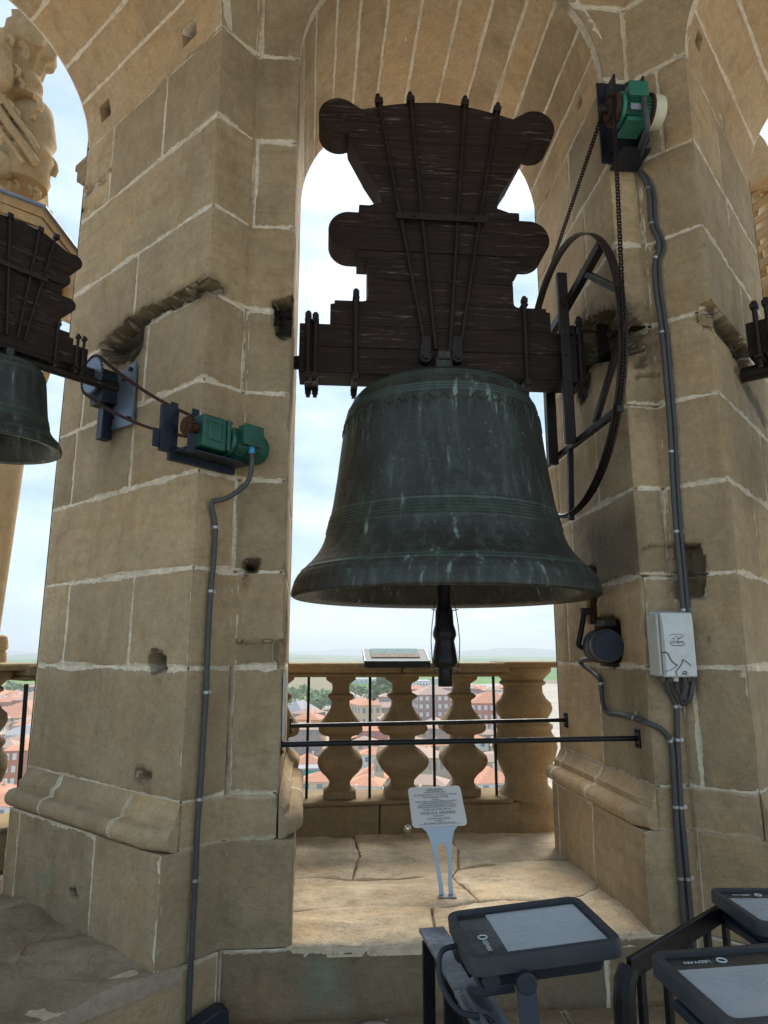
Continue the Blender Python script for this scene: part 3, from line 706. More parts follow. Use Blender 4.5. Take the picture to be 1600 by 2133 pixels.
# left bay and right bay sills
for (P0_, t_, n_, sg, seed) in ((Vector(PA[1]), Vector((-S2, -S2)), Vector((-S2, S2)), 1, 11), (Vector(PB[3]), Vector((S2, -S2)), Vector((S2, S2)), 1, 15)):
    def Q(a, d): g = P0_+t_*a+n_*d; return (g.x, g.y)
    b = MB(); b.prism([Vector((*Q(a, d), SILL-.14)) for a, d in ((-.05, .05), (1.3, .05), (1.3, 1.9), (-.05, 1.9))], (0, 0, .078)); par = b.build('side_sill_paving', M_MO, None, smooth=0, kind='structure')
    for k, (a0, a1, d0, d1) in enumerate(((-.05, .62, -.004, .95), (.624, 1.3, -.004, .95), (-.06, 1.3, .953, 1.9))):
        slab_poly(par, [Q(a0, d0), Q(a1, d0), Q(a1, d1), Q(a0, d1)], SILL-.008, seed+k, M_STD, rough=.022, step=.02)
# interior floor
fl = MB(); n = 24
ff = MB().prism([Vector((x, y, FLOOR-.3)) for x, y in [(-2.6, -2.4), (3.6, -2.4), (3.6, 2.2), (1.5, 2.70), (-.4, 2.70), (-2.6, 2.2)]], (0, 0, .28)).build('floor', M_MO, None, smooth=0, kind='structure')
random.seed(3)
for i in range(5):
    for j in range(4):
        x0 = -1.2+i*.62+(j % 2)*.2; y0 = .55+j*.535
        slab_poly(ff, [(x0, y0), (x0+.615, y0), (x0+.615, y0+.53), (x0, y0+.53)], FLOOR, 30+i*4+j, M_STL, rough=.004)

# ------------------------------------------------------------------ balustrades
SQP = [(30, 0), (30, 6), (26, 10), (18, 16), (17, 26), (18, 36), (26, 41), (27, 45), (23, 50), (18, 54), (18.5, 66), (24, 78), (33, 92), (41, 104), (44, 112), (43, 120), (36, 127), (24, 131), (22, 134), (22, 152), (26, 158), (36, 166), (43, 175), (45, 184), (43, 194), (36, 206), (27, 217), (21, 227), (20, 236), (24, 243), (31, 246), (32, 252), (32, 262)]
def balustrade(name, label, rz, px_=1.225, run=0):
    c8 = Vector((.5375, .60, SILL)); par = thing(name, label, 'balustrade', c8)
    Yf = lambda x: 4.16+.03*math.sin(max(-1, min(1, (x-.3)/1.5)))*0 - .10*((x-.55)/1.2)**2
    def strip(nm, x0, x1, y0, y1, z0, z1, m=M_STB, bev=.012, n=10):
        M = MB()
        for i in range(n+1):
            x = x0+(x1-x0)*i/n
            for (yy, zz) in ((y0, z0), (y1, z0), (y1, z1), (y0, z1)): M.v.append((x, Yf(x)+yy, zz+.0015*fb(x*7, yy*9, zz)))
        for i in range(n):
            k = i*4
            for q in range(4): M.f.append((k+q, k+(q+1) % 4, k+4+(q+1) % 4, k+4+q))
        M.f += [(0, 1, 2, 3), (n*4, n*4+3, n*4+2, n*4+1)]
        return M.build(nm, m, par, smooth=40, bevel=bev)
    strip('plinth', -.75, .33, 0, .30, SILL-.02, .715); strip('plinth', .334, 1.14, 0, .30, SILL-.02, .715)
    strip('plinth_ledge', -.75, 1.10, -.018, .34, .716, .738)
    strip('coping', -.75, .46, -.03, .32, 1.445, 1.500); strip('coping', .464, 1.10, -.03, .32, 1.445, 1.500)
    strip('coping_moulding', -.75, 1.08, .00, .29, 1.420, 1.444, bev=.010)
    for x in (-.62, -.26, .107, .476, .841):
        s_ = .680/262; prof = []
        zt = 1.419; pr_ = [(r_*.00290*(1.12 if x == .476 else 1), zt-y_*s_) for r_, y_ in SQP][::-1]
        yb = Yf(x)+.145; M = MB().lathe(pr_, 24, Matrix.Translation((x, yb, 0)), square=True, wob=lambda a, z, x=x: 1+.035*fb(math.cos(a)*2.2+x*9, math.sin(a)*2.2, z*11)-.05*max(0, fb(math.cos(a)*5+x*3, math.sin(a)*5, z*20)-.3))
        M.build('baluster', M_STB, par, smooth=40)
        if False: pass
    # round pedestal column closing the run
    pp = [(.175, SILL-.02), (.178, .60), (.185, .63), (.178, .66), (.160, .675), (.150, .70), (.175, .725), (.165, .75), (.130, .785), (.125, .82), (.150, .88), (.185, .96), (.195, 1.0), (.190, 1.05), (.165, 1.085), (.16, 1.10), (.172, 1.115), (.172, 1.135), (.150, 1.145), (.140, 1.165), (.165, 1.20), (.175, 1.225), (.168, 1.26), (.140, 1.285), (.120, 1.32), (.118, 1.36), (.14, 1.372), (.14, 1.385), (.125, 1.395), (.150, 1.42), (.175, 1.445), (.178, 1.470), (.165, 1.474)]
    if run:
        strip('plinth', 1.25, run, 0, .30, SILL-.02, .715); strip('plinth_ledge', 1.25, run, -.018, .34, .716, .738); strip('coping', 1.30, run, -.03, .32, 1.445, 1.500); strip('coping_moulding', 1.30, run, .0, .29, 1.420, 1.444)
    x = px_; M = MB().lathe(pp, 32, Matrix.Translation((x, 4.30, 0)), wob=lambda a, z: 1+.02*fb(math.cos(a)*2, math.sin(a)*2, z*9))
    M.build('pedestal', M_STB, par, smooth=50)
    MB().box((x+.04, 4.30, 1.490), (.40, .40, .034)).build('pedestal_cap', M_STB, par, smooth=0, bevel=.01)
    return par
bal = balustrade('stone_balustrade', 'weathered sandstone balustrade behind the central bell, with vase balusters and coping', 0)
bal2 = balustrade('stone_balustrade', 'short piece of stone balustrade at the left edge beneath the leftmost bell', 0, 1.13, 2.1)
bal2.rotation_euler = (0, 0, math.radians(45)); bal2.location = Vector((.5375, .60, SILL))+Vector((-S2, S2, 0))*.12
for i, (px, lb) in enumerate(((641, 'thin black iron bar left of the first stone baluster under the central bell'), (770.5, 'thin black iron bar between the first and second stone balusters'), (904, 'thin black iron bar between second and third balusters, directly below the clapper'), (1031, 'thin black iron bar next to the big round stone pedestal'))):
    p = aY(px, 1530, 4.25); tag(MB().tube([(p.x, 4.25, .735), (p.x, 4.25, 1.425)], .0085, 10).build('iron_bar', M_BL, None), lb, 'bar', 'black bars between the balusters')
p0, p1 = aZ(41, 1655, .74), aZ(48, 1655, .74)
d_ = on(55, 1425, (S2, -S2, 0), (-1.47, 3.76, 0)); d2_ = on(39.5, 1649, (S2, -S2, 0), (-1.47, 3.76, 0))
tag(MB().tube([d2_, d_], .011, 10).build('iron_bar', M_BL, None), 'thin black iron bar at the left edge beside the left pier', 'bar', 'black bars between the balusters')
exec_town = True

# rails across the opening
def rail(y0, y1, z, label):
    t_ = thing('guard_rail', label, 'rail', ((XL+XR)/2, y0, z), group='black rails across the opening')
    a, b_ = Vector((XL-.005, y0, z)), Vector((XR+.002, y1, z))
    MB().tube([a, b_], .0105, 14).build('rail_tube', M_BL, t_)
    for q, s_ in ((a, 1), (b_, -1)):
        MB().box((q.x+s_*.006, q.y, q.z), (.008, .045, .075)).build('end_plate', M_BL, t_, smooth=0, bevel=.002)
        b2 = MB()
        for dz in (-.027, .027): b2.tube([(q.x+s_*.009, q.y, q.z+dz), (q.x+s_*.016, q.y, q.z+dz)], .006, 6)
        b2.build('bolts', M_IR, t_, smooth=30)
rail(2.775, 2.845, 1.218, 'lower and longer of the two black rails crossing the opening, nearer the viewer')
rail(3.52, 3.70, 1.212, 'upper and shorter of the two black rails crossing the opening, farther from the viewer')

# ------------------------------------------------------------------ bells
def text_mesh(s, size, ext=.0005, align='CENTER'):
    cu = bpy.data.curves.new('t', 'FONT'); cu.body = s; cu.size = size; cu.extrude = ext; cu.align_x = align; cu.align_y = 'CENTER'; cu.resolution_u = 2
    o = bpy.data.objects.new('t', cu); COL.objects.link(o); dg = bpy.context.evaluated_depsgraph_get(); dg.update()
    me = bpy.data.meshes.new_from_object(o.evaluated_get(dg)); v = [tuple(x.co) for x in me.vertices]; f = [tuple(p.vertices) for p in me.polygons]
    bpy.data.objects.remove(o); bpy.data.meshes.remove(me); return v, f
ZA = 2.965     # world height of the big bell's axle
def bell_profile(k=1.0):
    # (radius, z relative to the lip) of the big bell, lip to crown, with cast fillets
    base = [(.690, .000), (.703, .008), (.7035, .020), (.700, .040), (.690, .072), (.676, .098), (.650, .128), (.618, .160), (.590, .195), (.572, .225), (.559, .255),
            (.549, .290), (.538, .335), (.529, .380), (.519, .43), (.509, .50), (.499, .575), (.490, .65), (.482, .72), (.474, .785), (.465, .84), (.452, .89), (.432, .932), (.405, .965), (.37, .990), (.32, 1.012), (.25, 1.030), (.16, 1.040), (.001, 1.042)]
    out_ = []
    ridges = [(.118, .004), (.128, -.002)] + [(.300+.0135*i, .0055) for i in range(5)] + [(.372, .004)] + [(.858, .003), (.872, .003), (.886, .003), (.938, .003), (.950, .003), (.962, .003)]
    for i in range(len(base)-1):
        (r0, z0), (r1, z1) = base[i], base[i+1]; n = max(1, int(math.hypot(r1-r0, z1-z0)/.0045))
        for q in range(n): out_.append((r0+(r1-r0)*q/n, z0+(z1-z0)*q/n))
    out_.append(base[-1]); res = []; ed = []
    for (r, z) in out_:
        d = 0; e = 0
        for (zr, hh) in ridges:
            g = math.exp(-((z-zr)/.0042)**2); d += hh*g; e = max(e, g*.5)
        res.append(((r+d)*k, z*k)); ed.append(e)
    return res, ed
def make_bell(name, label, loc, rz, full=True, rad=1.0, zlip=-1.163, yk=1.0, group=None):
    T = thing(name, label, 'bell', loc, rz, group=group, world=False)
    prof, ed = bell_profile(rad); n = 96
    inner = [(.60*rad, .02*rad), (.53*rad, .2*rad), (.47*rad, .45*rad), (.42*rad, .8*rad), (.30*rad, .97*rad), (.001, .98*rad)]
    lip = [(.688*rad, .001*rad), (.660*rad, .004*rad), (.630*rad, .010*rad)]
    chain = inner[::-1]+lip[::-1]+prof; M = MB().lathe([(r, z+zlip) for r, z in chain], n, cap=False, wob=lambda a, z: 1+.0015*noise.noise(Vector((math.cos(a)*4, math.sin(a)*4, z*9))))
    k = len(chain)-len(prof); M.a = dict(edge=[x for i in range(len(chain)) for x in [ed[i-k] if i >= k else 0]*n])
    body = M.build('bell_body', M_BZ, T, smooth=60)
    if full:
        Rr = lambda z: np.interp(z, [p[1] for p in prof], [p[0] for p in prof])
        # cast festoon frieze below the shoulder
        M = MB()
        for i in range(44):
            a0 = 2*math.pi*i/44; pts = []; pts2 = []
            for q in range(9):
                s_ = q/8; a = a0+2*math.pi/44*s_; z = .832-.028*math.sin(math.pi*s_); r = Rr(z)+.001; pts.append((r*math.cos(a), r*math.sin(a), z+zlip))
            M.tube(pts, .0045, 5)
            z = .812; a = a0+math.pi/44; M.tube([((Rr(z)+.002)*math.cos(a+.012*math.cos(b_)), (Rr(z)+.002)*math.sin(a+.012*math.cos(b_)), z+zlip+.008*math.sin(b_)) for b_ in [math.pi*2*c_/8 for c_ in range(8)]], .003, 5, closed=True)
            z = .775; a = a0; M.tube([((Rr(z)+.0005)*math.cos(a), (Rr(z)+.0005)*math.sin(a), z+zlip+dz) for dz in (-.016, 0, .026)], [.001, .005, .0025], 5)
        M.build('frieze_relief', M_BZ, body, smooth=50)
        # raised inscription
        for (s_, size, zc_) in (('ANNO · 1829', .050, .640), ('IHS · MARIA · IOSEPH', .036, .595)):
            v, f = text_mesh(s_, size, .0009); M = MB(); vv = []
            for (x, y, z) in v:
                zz = zc_+y; r = Rr(zz)+.0005+z; a = -math.pi/2-.06+x/Rr(zc_); vv.append((r*math.cos(a), r*math.sin(a), zz+zlip))
            M.add(vv, f); M.build('inscription', M_BZ, body, smooth=0, fixn=False, kind='stuff')
    # crown loop
    k = rad
    crown = MB()
    top = zlip+1.042*k
    for s_ in ((-1, 1) if full else (1,)):
        crown.box((0, s_*.105*k if full else -.09, top+.05*k), (.085*k, .045*k, .12*k))
    crown.box((0, 0, top+.11*k), (.07*k, .28*k, .05*k)); crown.build('crown_loop', M_BZ, T, smooth=0, bevel=.014*k, seg=3)
    return T, zlip
# -- the big central bell: body, yoke, rods, straps, wheel, clapper; local frame: axle at the origin along X
bx, by_, bz = .551, 3.18, ZA
BELL, zl = make_bell('church_bell', 'large green bronze bell hanging in the central opening from a tall dark wooden yoke', (bx, by_, bz), 0)
YF, YB = -.082, .083
def yk(pts):  # crop pixels of the yoke front -> local x,z
    r_ = []
    for (x, y) in pts: q = aY(600+x/2.4615, 150+y/2.4615, by_+YF); r_.append((q.x-bx, q.z-bz))
    return r_
def smooth_arc(c, r, a0, a1, n=14): return [(c[0]+r*math.cos(math.radians(a0+(a1-a0)*i/n)), c[1]-r*math.sin(math.radians(a0+(a1-a0)*i/n))) for i in range(n+1)]
def beam(poly, label=None, dy0=0, dy1=0):
    o = MB().prism([Vector((x, YF+dy0, z)) for x, z in poly], (0, YB-YF-dy0+dy1, 0)).build('beam', M_WD, yoke, smooth=40, bevel=.004)
    if label: o['label'] = label
    return o
yoke = MB().prism([Vector((x, YF+.03, z)) for x, z in ((-.30, .0), (.30, .0), (.30, .3), (-.30, .3))], (0, .1, 0)).build('wooden_yoke', M_WD, BELL, smooth=0)
sym = lambda half: half+[(-x, z) for x, z in half[::-1]]
# heights measured on the front plane
def zz(px, py): return aY(px, py, by_+YF).z-bz
ZT = dict(b8b=zz(666, 776), b8m=zz(666, 722), b8=zz(640, 673), b7=zz(740, 626), b6t=zz(790, 545), b5b=zz(790, 537), b4b=zz(790, 521), b4m=zz(760, 473), b4t=zz(740, 441), b3t=zz(760, 426), nk=zz(790, 394), b2t=zz(745, 287), b1m=zz(703, 239))
xh = lambda px, py: abs(aY(px, py, by_+YF).x-bx)
beams = []
x8 = (XR-XL)/2-.028
beam([(-x8, ZT['b8b']), (x8, ZT['b8b']), (x8, ZT['b8m']-.001), (-x8, ZT['b8m']-.001)], dy0=-.004)
beam([(-x8, ZT['b8m']+.001), (x8, ZT['b8m']+.001), (x8, ZT['b8']), (-x8, ZT['b8'])], dy0=-.002)
x7 = xh(688, 650); r = .025
beam([(-x7, ZT['b8']+.001), (x7, ZT['b8']+.001), (x7, ZT['b7']-.02), (x7-.02, ZT['b7']-.018), (x7-.02, ZT['b7']), (-x7+.02, ZT['b7']), (-x7+.02, ZT['b7']-.018), (-x7, ZT['b7']-.02)])
x6 = xh(767, 580); c0 = ZT['b7']+.001
beam(sym([(-x6-.025, c0), (-x6-.010, c0+.003), (-x6-.002, c0+.012), (-x6, c0+.03), (-x6, (c0+ZT['b5b'])/2)]), dy0=.002)
beam(sym([(-x6, (c0+ZT['b5b'])/2+.002), (-x6, ZT['b5b']-.001)]))
x5 = xh(745, 521)
beam([(-x5, ZT['b5b']), (x5, ZT['b5b']), (x5, ZT['b4b']-.001), (-x5, ZT['b4b']-.001)], dy0=.003)
x4 = xh(684, 480); rb = (ZT['b4t']-ZT['b4b'])/2; cz = (ZT['b4t']+ZT['b4b'])/2
xc = x4-rb
def lobe(lo_, hi_):
    h = []
    a0 = math.asin(max(-1, min(1, (lo_-cz)/rb))); a1 = math.asin(max(-1, min(1, (hi_-cz)/rb)))
    for i in range(13):
        a = a0+(a1-a0)*i/12; h.append((-(xc+rb*math.cos(a)), cz+rb*math.sin(a)))
    return sym(h)
beam(lobe(ZT['b4b'], ZT['b4m']-.001), dy0=-.002); beam(lobe(ZT['b4m']+.001, ZT['b4t']))
x3 = xh(748, 430); beam([(-x3, ZT['b4t']+.001), (x3, ZT['b4t']+.001), (x3, ZT['b3t']), (-x3, ZT['b3t'])])
# flaring neck
xn = xh(790, 394); xt = xh(726, 290)
nb_ = ZT['b3t']+.001; zn = ZT['nk']
neck = [(-x3+.055, nb_), (-x3+.035+.03, nb_+.004), (-xn+.012, nb_+.020), (-xn, zn-.006), (-xn-.004, zn+.012), (-xn-.02, zn+.035)]
zm = zn+(ZT['b2t']-zn)*.45; xm = xn+.02+(xt-xn-.02)*.42
beam(sym(neck+[(-xm, zm-.001)]), dy0=.002); beam(sym([(-xm, zm+.001), (-xt, ZT['b2t']-.001)]))
# top beam with two round scrolls
rs = .103; xs_ = .520; zs_ = ZT['b1m']
half = [(-xt, ZT['b2t'])]
for i in range(21):
    a = math.radians(-62-(i/20)*245); half.append((-xs_+rs*math.cos(a), zs_+rs*math.sin(a)))
tz = aY(870, 211, by_+YF).z-bz
for i in range(8):
    x = -xs_+.12+(xs_-.12)*i/7; half.append((x, (zs_+.045)+(tz-zs_-.045)*math.sin(math.pi/2*i/7)))
mid = ZT['b2t']
beam(sym(half), label='top beam of the yoke ending in two round scrolls')
# square nuts, rods, straps
def ptf(px, py, off=-.018): q = aY(px, py, by_+YF+off); return Vector((q.x-bx, q.y-by_, q.z-bz))
rods = [((787, 200), (888, 733)), ((854, 196), (908, 728)), ((969, 204), (937, 733)), ((1037, 218), (957, 735))]
for side in (0, 1):
    for (a, b_) in rods:
        A, B = ptf(*a), ptf(*b_)
        if side: A = Vector((A.x, YB+.018, A.z)); B = Vector((B.x, YB+.018, B.z))
        d = (A-B).normalized(); rd = MB().tube([B, A-d*.0], .0095, 10).build('suspension_rod', M_IR, BELL)
        nm = MB(); R_ = d.to_track_quat('Z', 'Y').to_matrix()
        nm.box(A-d*.035, (.034, .040, .030), R_); nm.lathe([(.013, -.018), (.013, .004), (.006, .014)], 8, Matrix.Translation(A-d*.0) @ R_.to_4x4()); nm.build('rod_nut', M_IR, rd, smooth=30, bevel=.002)
    y_ = YF-.034 if side == 0 else YB+.034
    A, B = ptf(824, 441, -.034), ptf(1016, 462, -.034)
    cb = MB().box(((A.x+B.x)/2, y_, (A.z+B.z)/2-.004), ((B.x-A.x), .012, .036)).build('cross_bar', M_IR, BELL, smooth=0, bevel=.003)
    M = MB()
    for px in (860, 984): q = ptf(px, 448); M.tube([(q.x, y_-.006, (A.z+B.z)/2-.004), (q.x, y_-.014, (A.z+B.z)/2-.004)], .009, 8)
    M.build('bolts', M_IR, cb, smooth=30)
    # forked eyes gripping the crown
    for (xa, xb) in ((889, 878), (950, 958)):
        y2 = YF-.02 if side == 0 else YB+.02
        T_, B_ = ptf((xa+xb)/2+ (4 if xa < 900 else -2), 702), ptf((xa+xb)/2+(2 if xa < 900 else -2), 748)
        ey = MB().prism([Vector((T_.x-.022, y2-.01, T_.z)), Vector((T_.x+.022, y2-.01, T_.z)), Vector((B_.x+.030, y2-.01, B_.z)), Vector((B_.x-.030, y2-.01, B_.z))], (0, .020, 0)).build('eye_strap', M_IR, BELL, smooth=0, bevel=.004)
        MB().tube([(B_.x, y2-.03, B_.z), (B_.x, y2+.02, B_.z)], .030, 20).build('eye_pin', M_IR, ey, smooth=35, bevel=.003)
        MB().tube([(B_.x, y2-.040, B_.z), (B_.x, y2-.028, B_.z)], .016, 6).build('pin_nut', M_IR, ey, smooth=30)
# long vertical bolts and end clamps of the main beam
def vbolt(x, zt, zb, r_=.011):
    for y_ in (YF-.016, YB+.016):
        v_ = MB().tube([(x, y_, zb), (x, y_, zt)], r_, 10).build('clamp_bolt', M_IR, BELL)
        [MB().box((x, y_, zq), (.031, .031, .023)).build('bolt_nut', M_IR, v_, smooth=0, bevel=.003) for zq in (zt-.022, zb+.028)]
    MB().box((x, (YF+YB)/2, ZT['b8b']-.012), (.034, YB-YF+.06, .012)).build('clamp_plate', M_IR, BELL, smooth=0, bevel=.002)
    MB().box((x, (YF+YB)/2, max(zt-.045, ZT['b8']+.005)), (.034, YB-YF+.06, .010)).build('clamp_plate', M_IR, BELL, smooth=0, bevel=.002)
xw = lambda px, py: aY(px, py, by_+YF).x-bx
zlow = ZT['b8b']-.055
vbolt(xw(741, 700), zz(741, 606), zlow); vbolt(xw(1093, 700), zz(1093, 622), zlow); vbolt(xw(642, 700), zz(642, 652), zlow); vbolt(xw(657, 700), zz(657, 655), zlow)
vbolt(xw(1204, 700), zz(1204, 664), zlow+.02)
for px in (1176, 1190):
    MB().box((xw(px, 700), YF-.014, (ZT['b8']+ZT['b8b'])/2+.01), (.030, .014, ZT['b8']-ZT['b8b']+.05)).build('end_plate', M_IR, BELL, smooth=0, bevel=.003)
MB().box((x8+.006, 0, (ZT['b8']+ZT['b8b'])/2), (.014, YB-YF+.03, ZT['b8']-ZT['b8b']+.01)).build('end_plate', M_IR, BELL, smooth=0, bevel=.003)
for s_ in (-1, 1):
    MB().tube([(s_*(x8-.02), 0, -.02), (s_*(x8+.075), 0, -.02)], .034, 20).build('gudgeon', M_IR, BELL, smooth=40)
# bell wheel, in the plane across the axle
wx, wr = 1.185-bx, .685
WZ = 2.905-bz
M = MB(); n = 96
for i in range(n):
    a = 2*math.pi*i/n
    for (r_, x_) in ((wr, -.016), (wr, .016), (wr-.004, .016), (wr-.010, .006), (wr-.010, -.006), (wr-.004, -.016)):
        M.v.append((wx+x_*1.25, (r_)*math.cos(a), WZ+r_*math.sin(a)))
for i in range(n):
    j = (i+1) % n
    for k in range(6): k2 = (k+1) % 6; M.f.append((i*6+k, i*6+k2, j*6+k2, j*6+k))
wheel = M.build('wheel', M_IR, BELL, smooth=40)
def wp(px, py, dx=0): q = aX(px, py, bx+wx+dx); return Vector((wx+dx, q.y-by_, q.z-bz))
def bar(a, b_, w_=.03, t_=.03, nm='wheel_spoke'):
    d = (b_-a); L_ = d.length; d.normalize(); X_ = Vector((1, 0, 0)); Y_ = d.cross(X_).normalized(); R_ = Matrix((X_, Y_, d)).transposed()
    return MB().box((a+b_)/2, (w_, t_, L_), R_).build(nm, M_IR, wheel, smooth=0, bevel=.002)
def rimp(a): return Vector((wx, (wr-.008)*math.cos(math.radians(a)), WZ+(wr-.008)*math.sin(math.radians(a))))
# two upright posts clamped on the beam
post_f, post_b = YF-.045, YB+.045
for (y_, zt, zb) in ((post_f, wp(1172, 590).z+.0, wp(1185, 940).z), (post_b, .22, -.47)):
    MB().box((wx-.038, y_, (zt+zb)/2), (.050, .034, zt-zb)).build('wheel_post', M_IR, wheel, smooth=0, bevel=.004)
    M = MB()
    for f_ in (.35, .5, .62, .8): M.tube([(wx-.035, y_-.024, zb+(zt-zb)*f_), (wx-.035, y_-.012, zb+(zt-zb)*f_)], .008, 8)
    M.build('bolts', M_IR, wheel, smooth=30)
tf, bf = Vector((wx, post_f, .33)), Vector((wx, post_f, -.44)); tb, bb = Vector((wx, post_b, .22)), Vector((wx, post_b, -.44))
for (a_, b_, w_, t_) in (((1150, 692), (1253, 508), .034, .045), ((1213, 566), (1294, 606), .028, .028), ((1190, 930), (1293, 850), .028, .028), ((1304, 668), (1240, 882), .022, .030), ((1188, 935), (1190, 1084), .026, .024), ((1194, 926), (1128, 978), .026, .024), ((1190, 690), (1150, 770), .026, .026), ((1150, 692), (1124, 650), .026, .026)):
    bar(wp(*a_), wp(*b_), w_, t_)
# clapper
zb_ = zl
cl = MB().tube([(0, 0, zb_+.9), (0, 0, zb_-.03)], .030, 20)
def cz_(py): q = aY(924, py, by_); return q.z-bz
prof = [(.030, 1236), (.030, 1262), (.036, 1268), (.040, 1274), (.043, 1300), (.053, 1316), (.054, 1324), (.046, 1332), (.044, 1336), (.050, 1352), (.056, 1372), (.058, 1380), (.050, 1388), (.034, 1392), (.033, 1400), (.033, 1428), (.030, 1430)]
cl.lathe([(r_, cz_(y_)) for r_, y_ in prof][::-1], 28)
clo = cl.build('clapper', M_BL, BELL, smooth=40)
for s_ in (-1, 1):
    xs = [(.030, 1225), (.048, 1262), (.060, 1300), (.066, 1335), (.062, 1372), (.055, 1392), (.046, 1404)]
    MB().tube([(s_*a, -.02, cz_(y)) for a, y in xs], .0022, 6).build('safety_wire', M_IR, clo)
    MB().tube([(s_*.035, -.02, cz_(1272)), (s_*.062, -.02, cz_(1270))], .003, 6).tube([(s_*.035, -.02, cz_(1392)), (s_*.068, -.02, cz_(1394))], .003, 6).build('wire_pin', M_ZN, clo)

# -- smaller side bells
def side_bell(label, loc, rz, swing, mirror, flip=1, plain=False):
    T, z_ = make_bell('church_bell', label, loc, rz, full=False, rad=.52, zlip=-.70)
    yk_ = MB().box((0, 0, .05), (.5, .14, .3)).build('wooden_yoke', M_WD, T, smooth=0)
    def bm(poly): MB().prism([Vector((x, -.075, z)) for x, z in poly], (0, .15, 0)).build('beam', M_WD, yk_, smooth=40, bevel=.004)
    bm([(-.47, -.075), (.47, -.075), (.47, .06), (-.47, .06)])
    if plain: bm([(-.2, .061), (.2, .061), (.2, .6), (-.2, .6)])
    if not plain: bm(sym([(-.37, .061), (-.37, .10), (-.34, .10), (-.34, .13)])); (bm(sym([(-.28, .131), (-.28, .27)])) if not plain else None)
    def lb(c, r_, x): return [(-(x+r_*math.cos(a)), c+r_*math.sin(a)) for a in [math.radians(-85+170*i/12) for i in range(13)]]
    if not plain: bm(sym(lb(.315, .045, .32))); bm(sym([(-.27, .361), (-.27, .38), (-.26, .42)])); bm(sym(lb(.475, .045, .27))); bm(sym([(-.31, .521), (-.32, .57)]))
    h = [(-.30, .571)]+lb(.62, .05, .33)+[(-.28, .665), (-.14, .72), (0, .735)]
    if not plain: bm(sym(h[:-1]+[(-.001, .735)]))
    for x0, x1 in () if plain else ((-.07, -.19), (-.03, -.09), (.03, .09), (.07, .19)):
        rd = MB().tube([(x0, -.095, -.03), (x1, -.095, .74)], .009, 8).build('suspension_rod', M_IR, T)
        MB().box((x1, -.095, .72), (.034, .034, .03)).build('rod_nut', M_IR, rd, smooth=30, bevel=.002)
    MB().box((0, -.108, .40), (.32, .012, .03)).build('cross_bar', M_IR, T, smooth=0, bevel=.002)
    for x in ((-.43, -.39, .39, .43) if plain else (-.43, -.39, -.26, .26, .39, .43)):
        v_ = MB().tube([(x, -.092, -.13), (x, -.092, .13 if abs(x) > .3 else .17)], .010, 8).build('clamp_bolt', M_IR, T)
        MB().box((x, -.092, .11 if abs(x) > .3 else .15), (.028, .028, .02)).build('bolt_nut', M_IR, v_, smooth=0, bevel=.002)
        MB().box((x, 0, -.095), (.03, .23, .012)).build('clamp_plate', M_IR, T, smooth=0, bevel=.002)
    MB().tube([(-.76, 0, -.115), (.76, 0, -.115)], .030, 16).build('gudgeon', M_IR, T, smooth=40)
    MB().tube([(0, 0, -.3), (0, 0, -.74)], .02, 12).lathe([(.022, -.84), (.022, -.77), (.036, -.765), (.036, -.66), (.02, -.65)], 16).build('clapper', M_BL, T, smooth=40)
    return T
pL = PAe+Vector((-S2, S2))*.62-Vector((S2, S2))*.50
LBELL = side_bell('smaller dark green bell at the left edge under its own carved wooden yoke', (pL.x, pL.y, 2.79), math.radians(45), 0, 0); LBELL.scale = (.66,)*3
pR = PBe+Vector((S2, S2))*.45+Vector((S2, -S2))*.615
RBELL = side_bell('bell of which only the black iron beam end shows at the right edge', (pR.x, pR.y, 2.96), math.radians(-45), 0, 0, plain=True); RBELL.scale = (1.2,)*3

# ------------------------------------------------------------------ rest of the belfry round the viewer (piers, wall heads, vault)
C8 = Vector((.5375, .60)); AP = 2.13
M = MB(); rings = 7; n = 32; Rv = 3.4
for j in range(rings+1):
    th = (math.pi/2)*j/rings
    for i in range(n):
        a = 2*math.pi*i/n; M.v.append((C8.x+Rv*math.cos(th)*math.cos(a), C8.y+Rv*math.cos(th)*math.sin(a), TOPZ-.02+1.5*math.sin(th)))
for j in range(rings):
    for i in range(n): i2 = (i+1) % n; M.f.append((j*n+i, j*n+i2, (j+1)*n+i2, (j+1)*n+i))
M.build('vault', M_STB, None, kind='structure')

# ------------------------------------------------------------------ machinery, conduits, signs
def wallp(W_, px, py, h): u, z = W_.hit(px, py); return W_.P(u, z, h)
def resample(pts, step):
    pts = [Vector(p) for p in pts]; out_ = []
    # Catmull-Rom
    P_ = [pts[0]]+pts+[pts[-1]]; dense = []
    for i in range(1, len(P_)-2):
        for k in range(12):
            t = k/12; a, b_, c, d = P_[i-1], P_[i], P_[i+1], P_[i+2]
            dense.append(.5*((2*b_)+(c-a)*t+(2*a-5*b_+4*c-d)*t*t+(3*b_-3*c+d-a)*t**3))
    dense.append(pts[-1]); out_ = [dense[0]]; acc = 0
    for i in range(1, len(dense)):
        seg = (dense[i]-dense[i-1]); l = seg.length
        while acc+l >= step and l > 1e-9:
            f = (step-acc)/l; p = dense[i-1]+seg*f if False else out_[-1]
            q = dense[i-1].lerp(dense[i], f); out_.append(q); dense[i-1] = q; seg = dense[i]-q; l = seg.length; acc = 0
        acc += l
    return out_
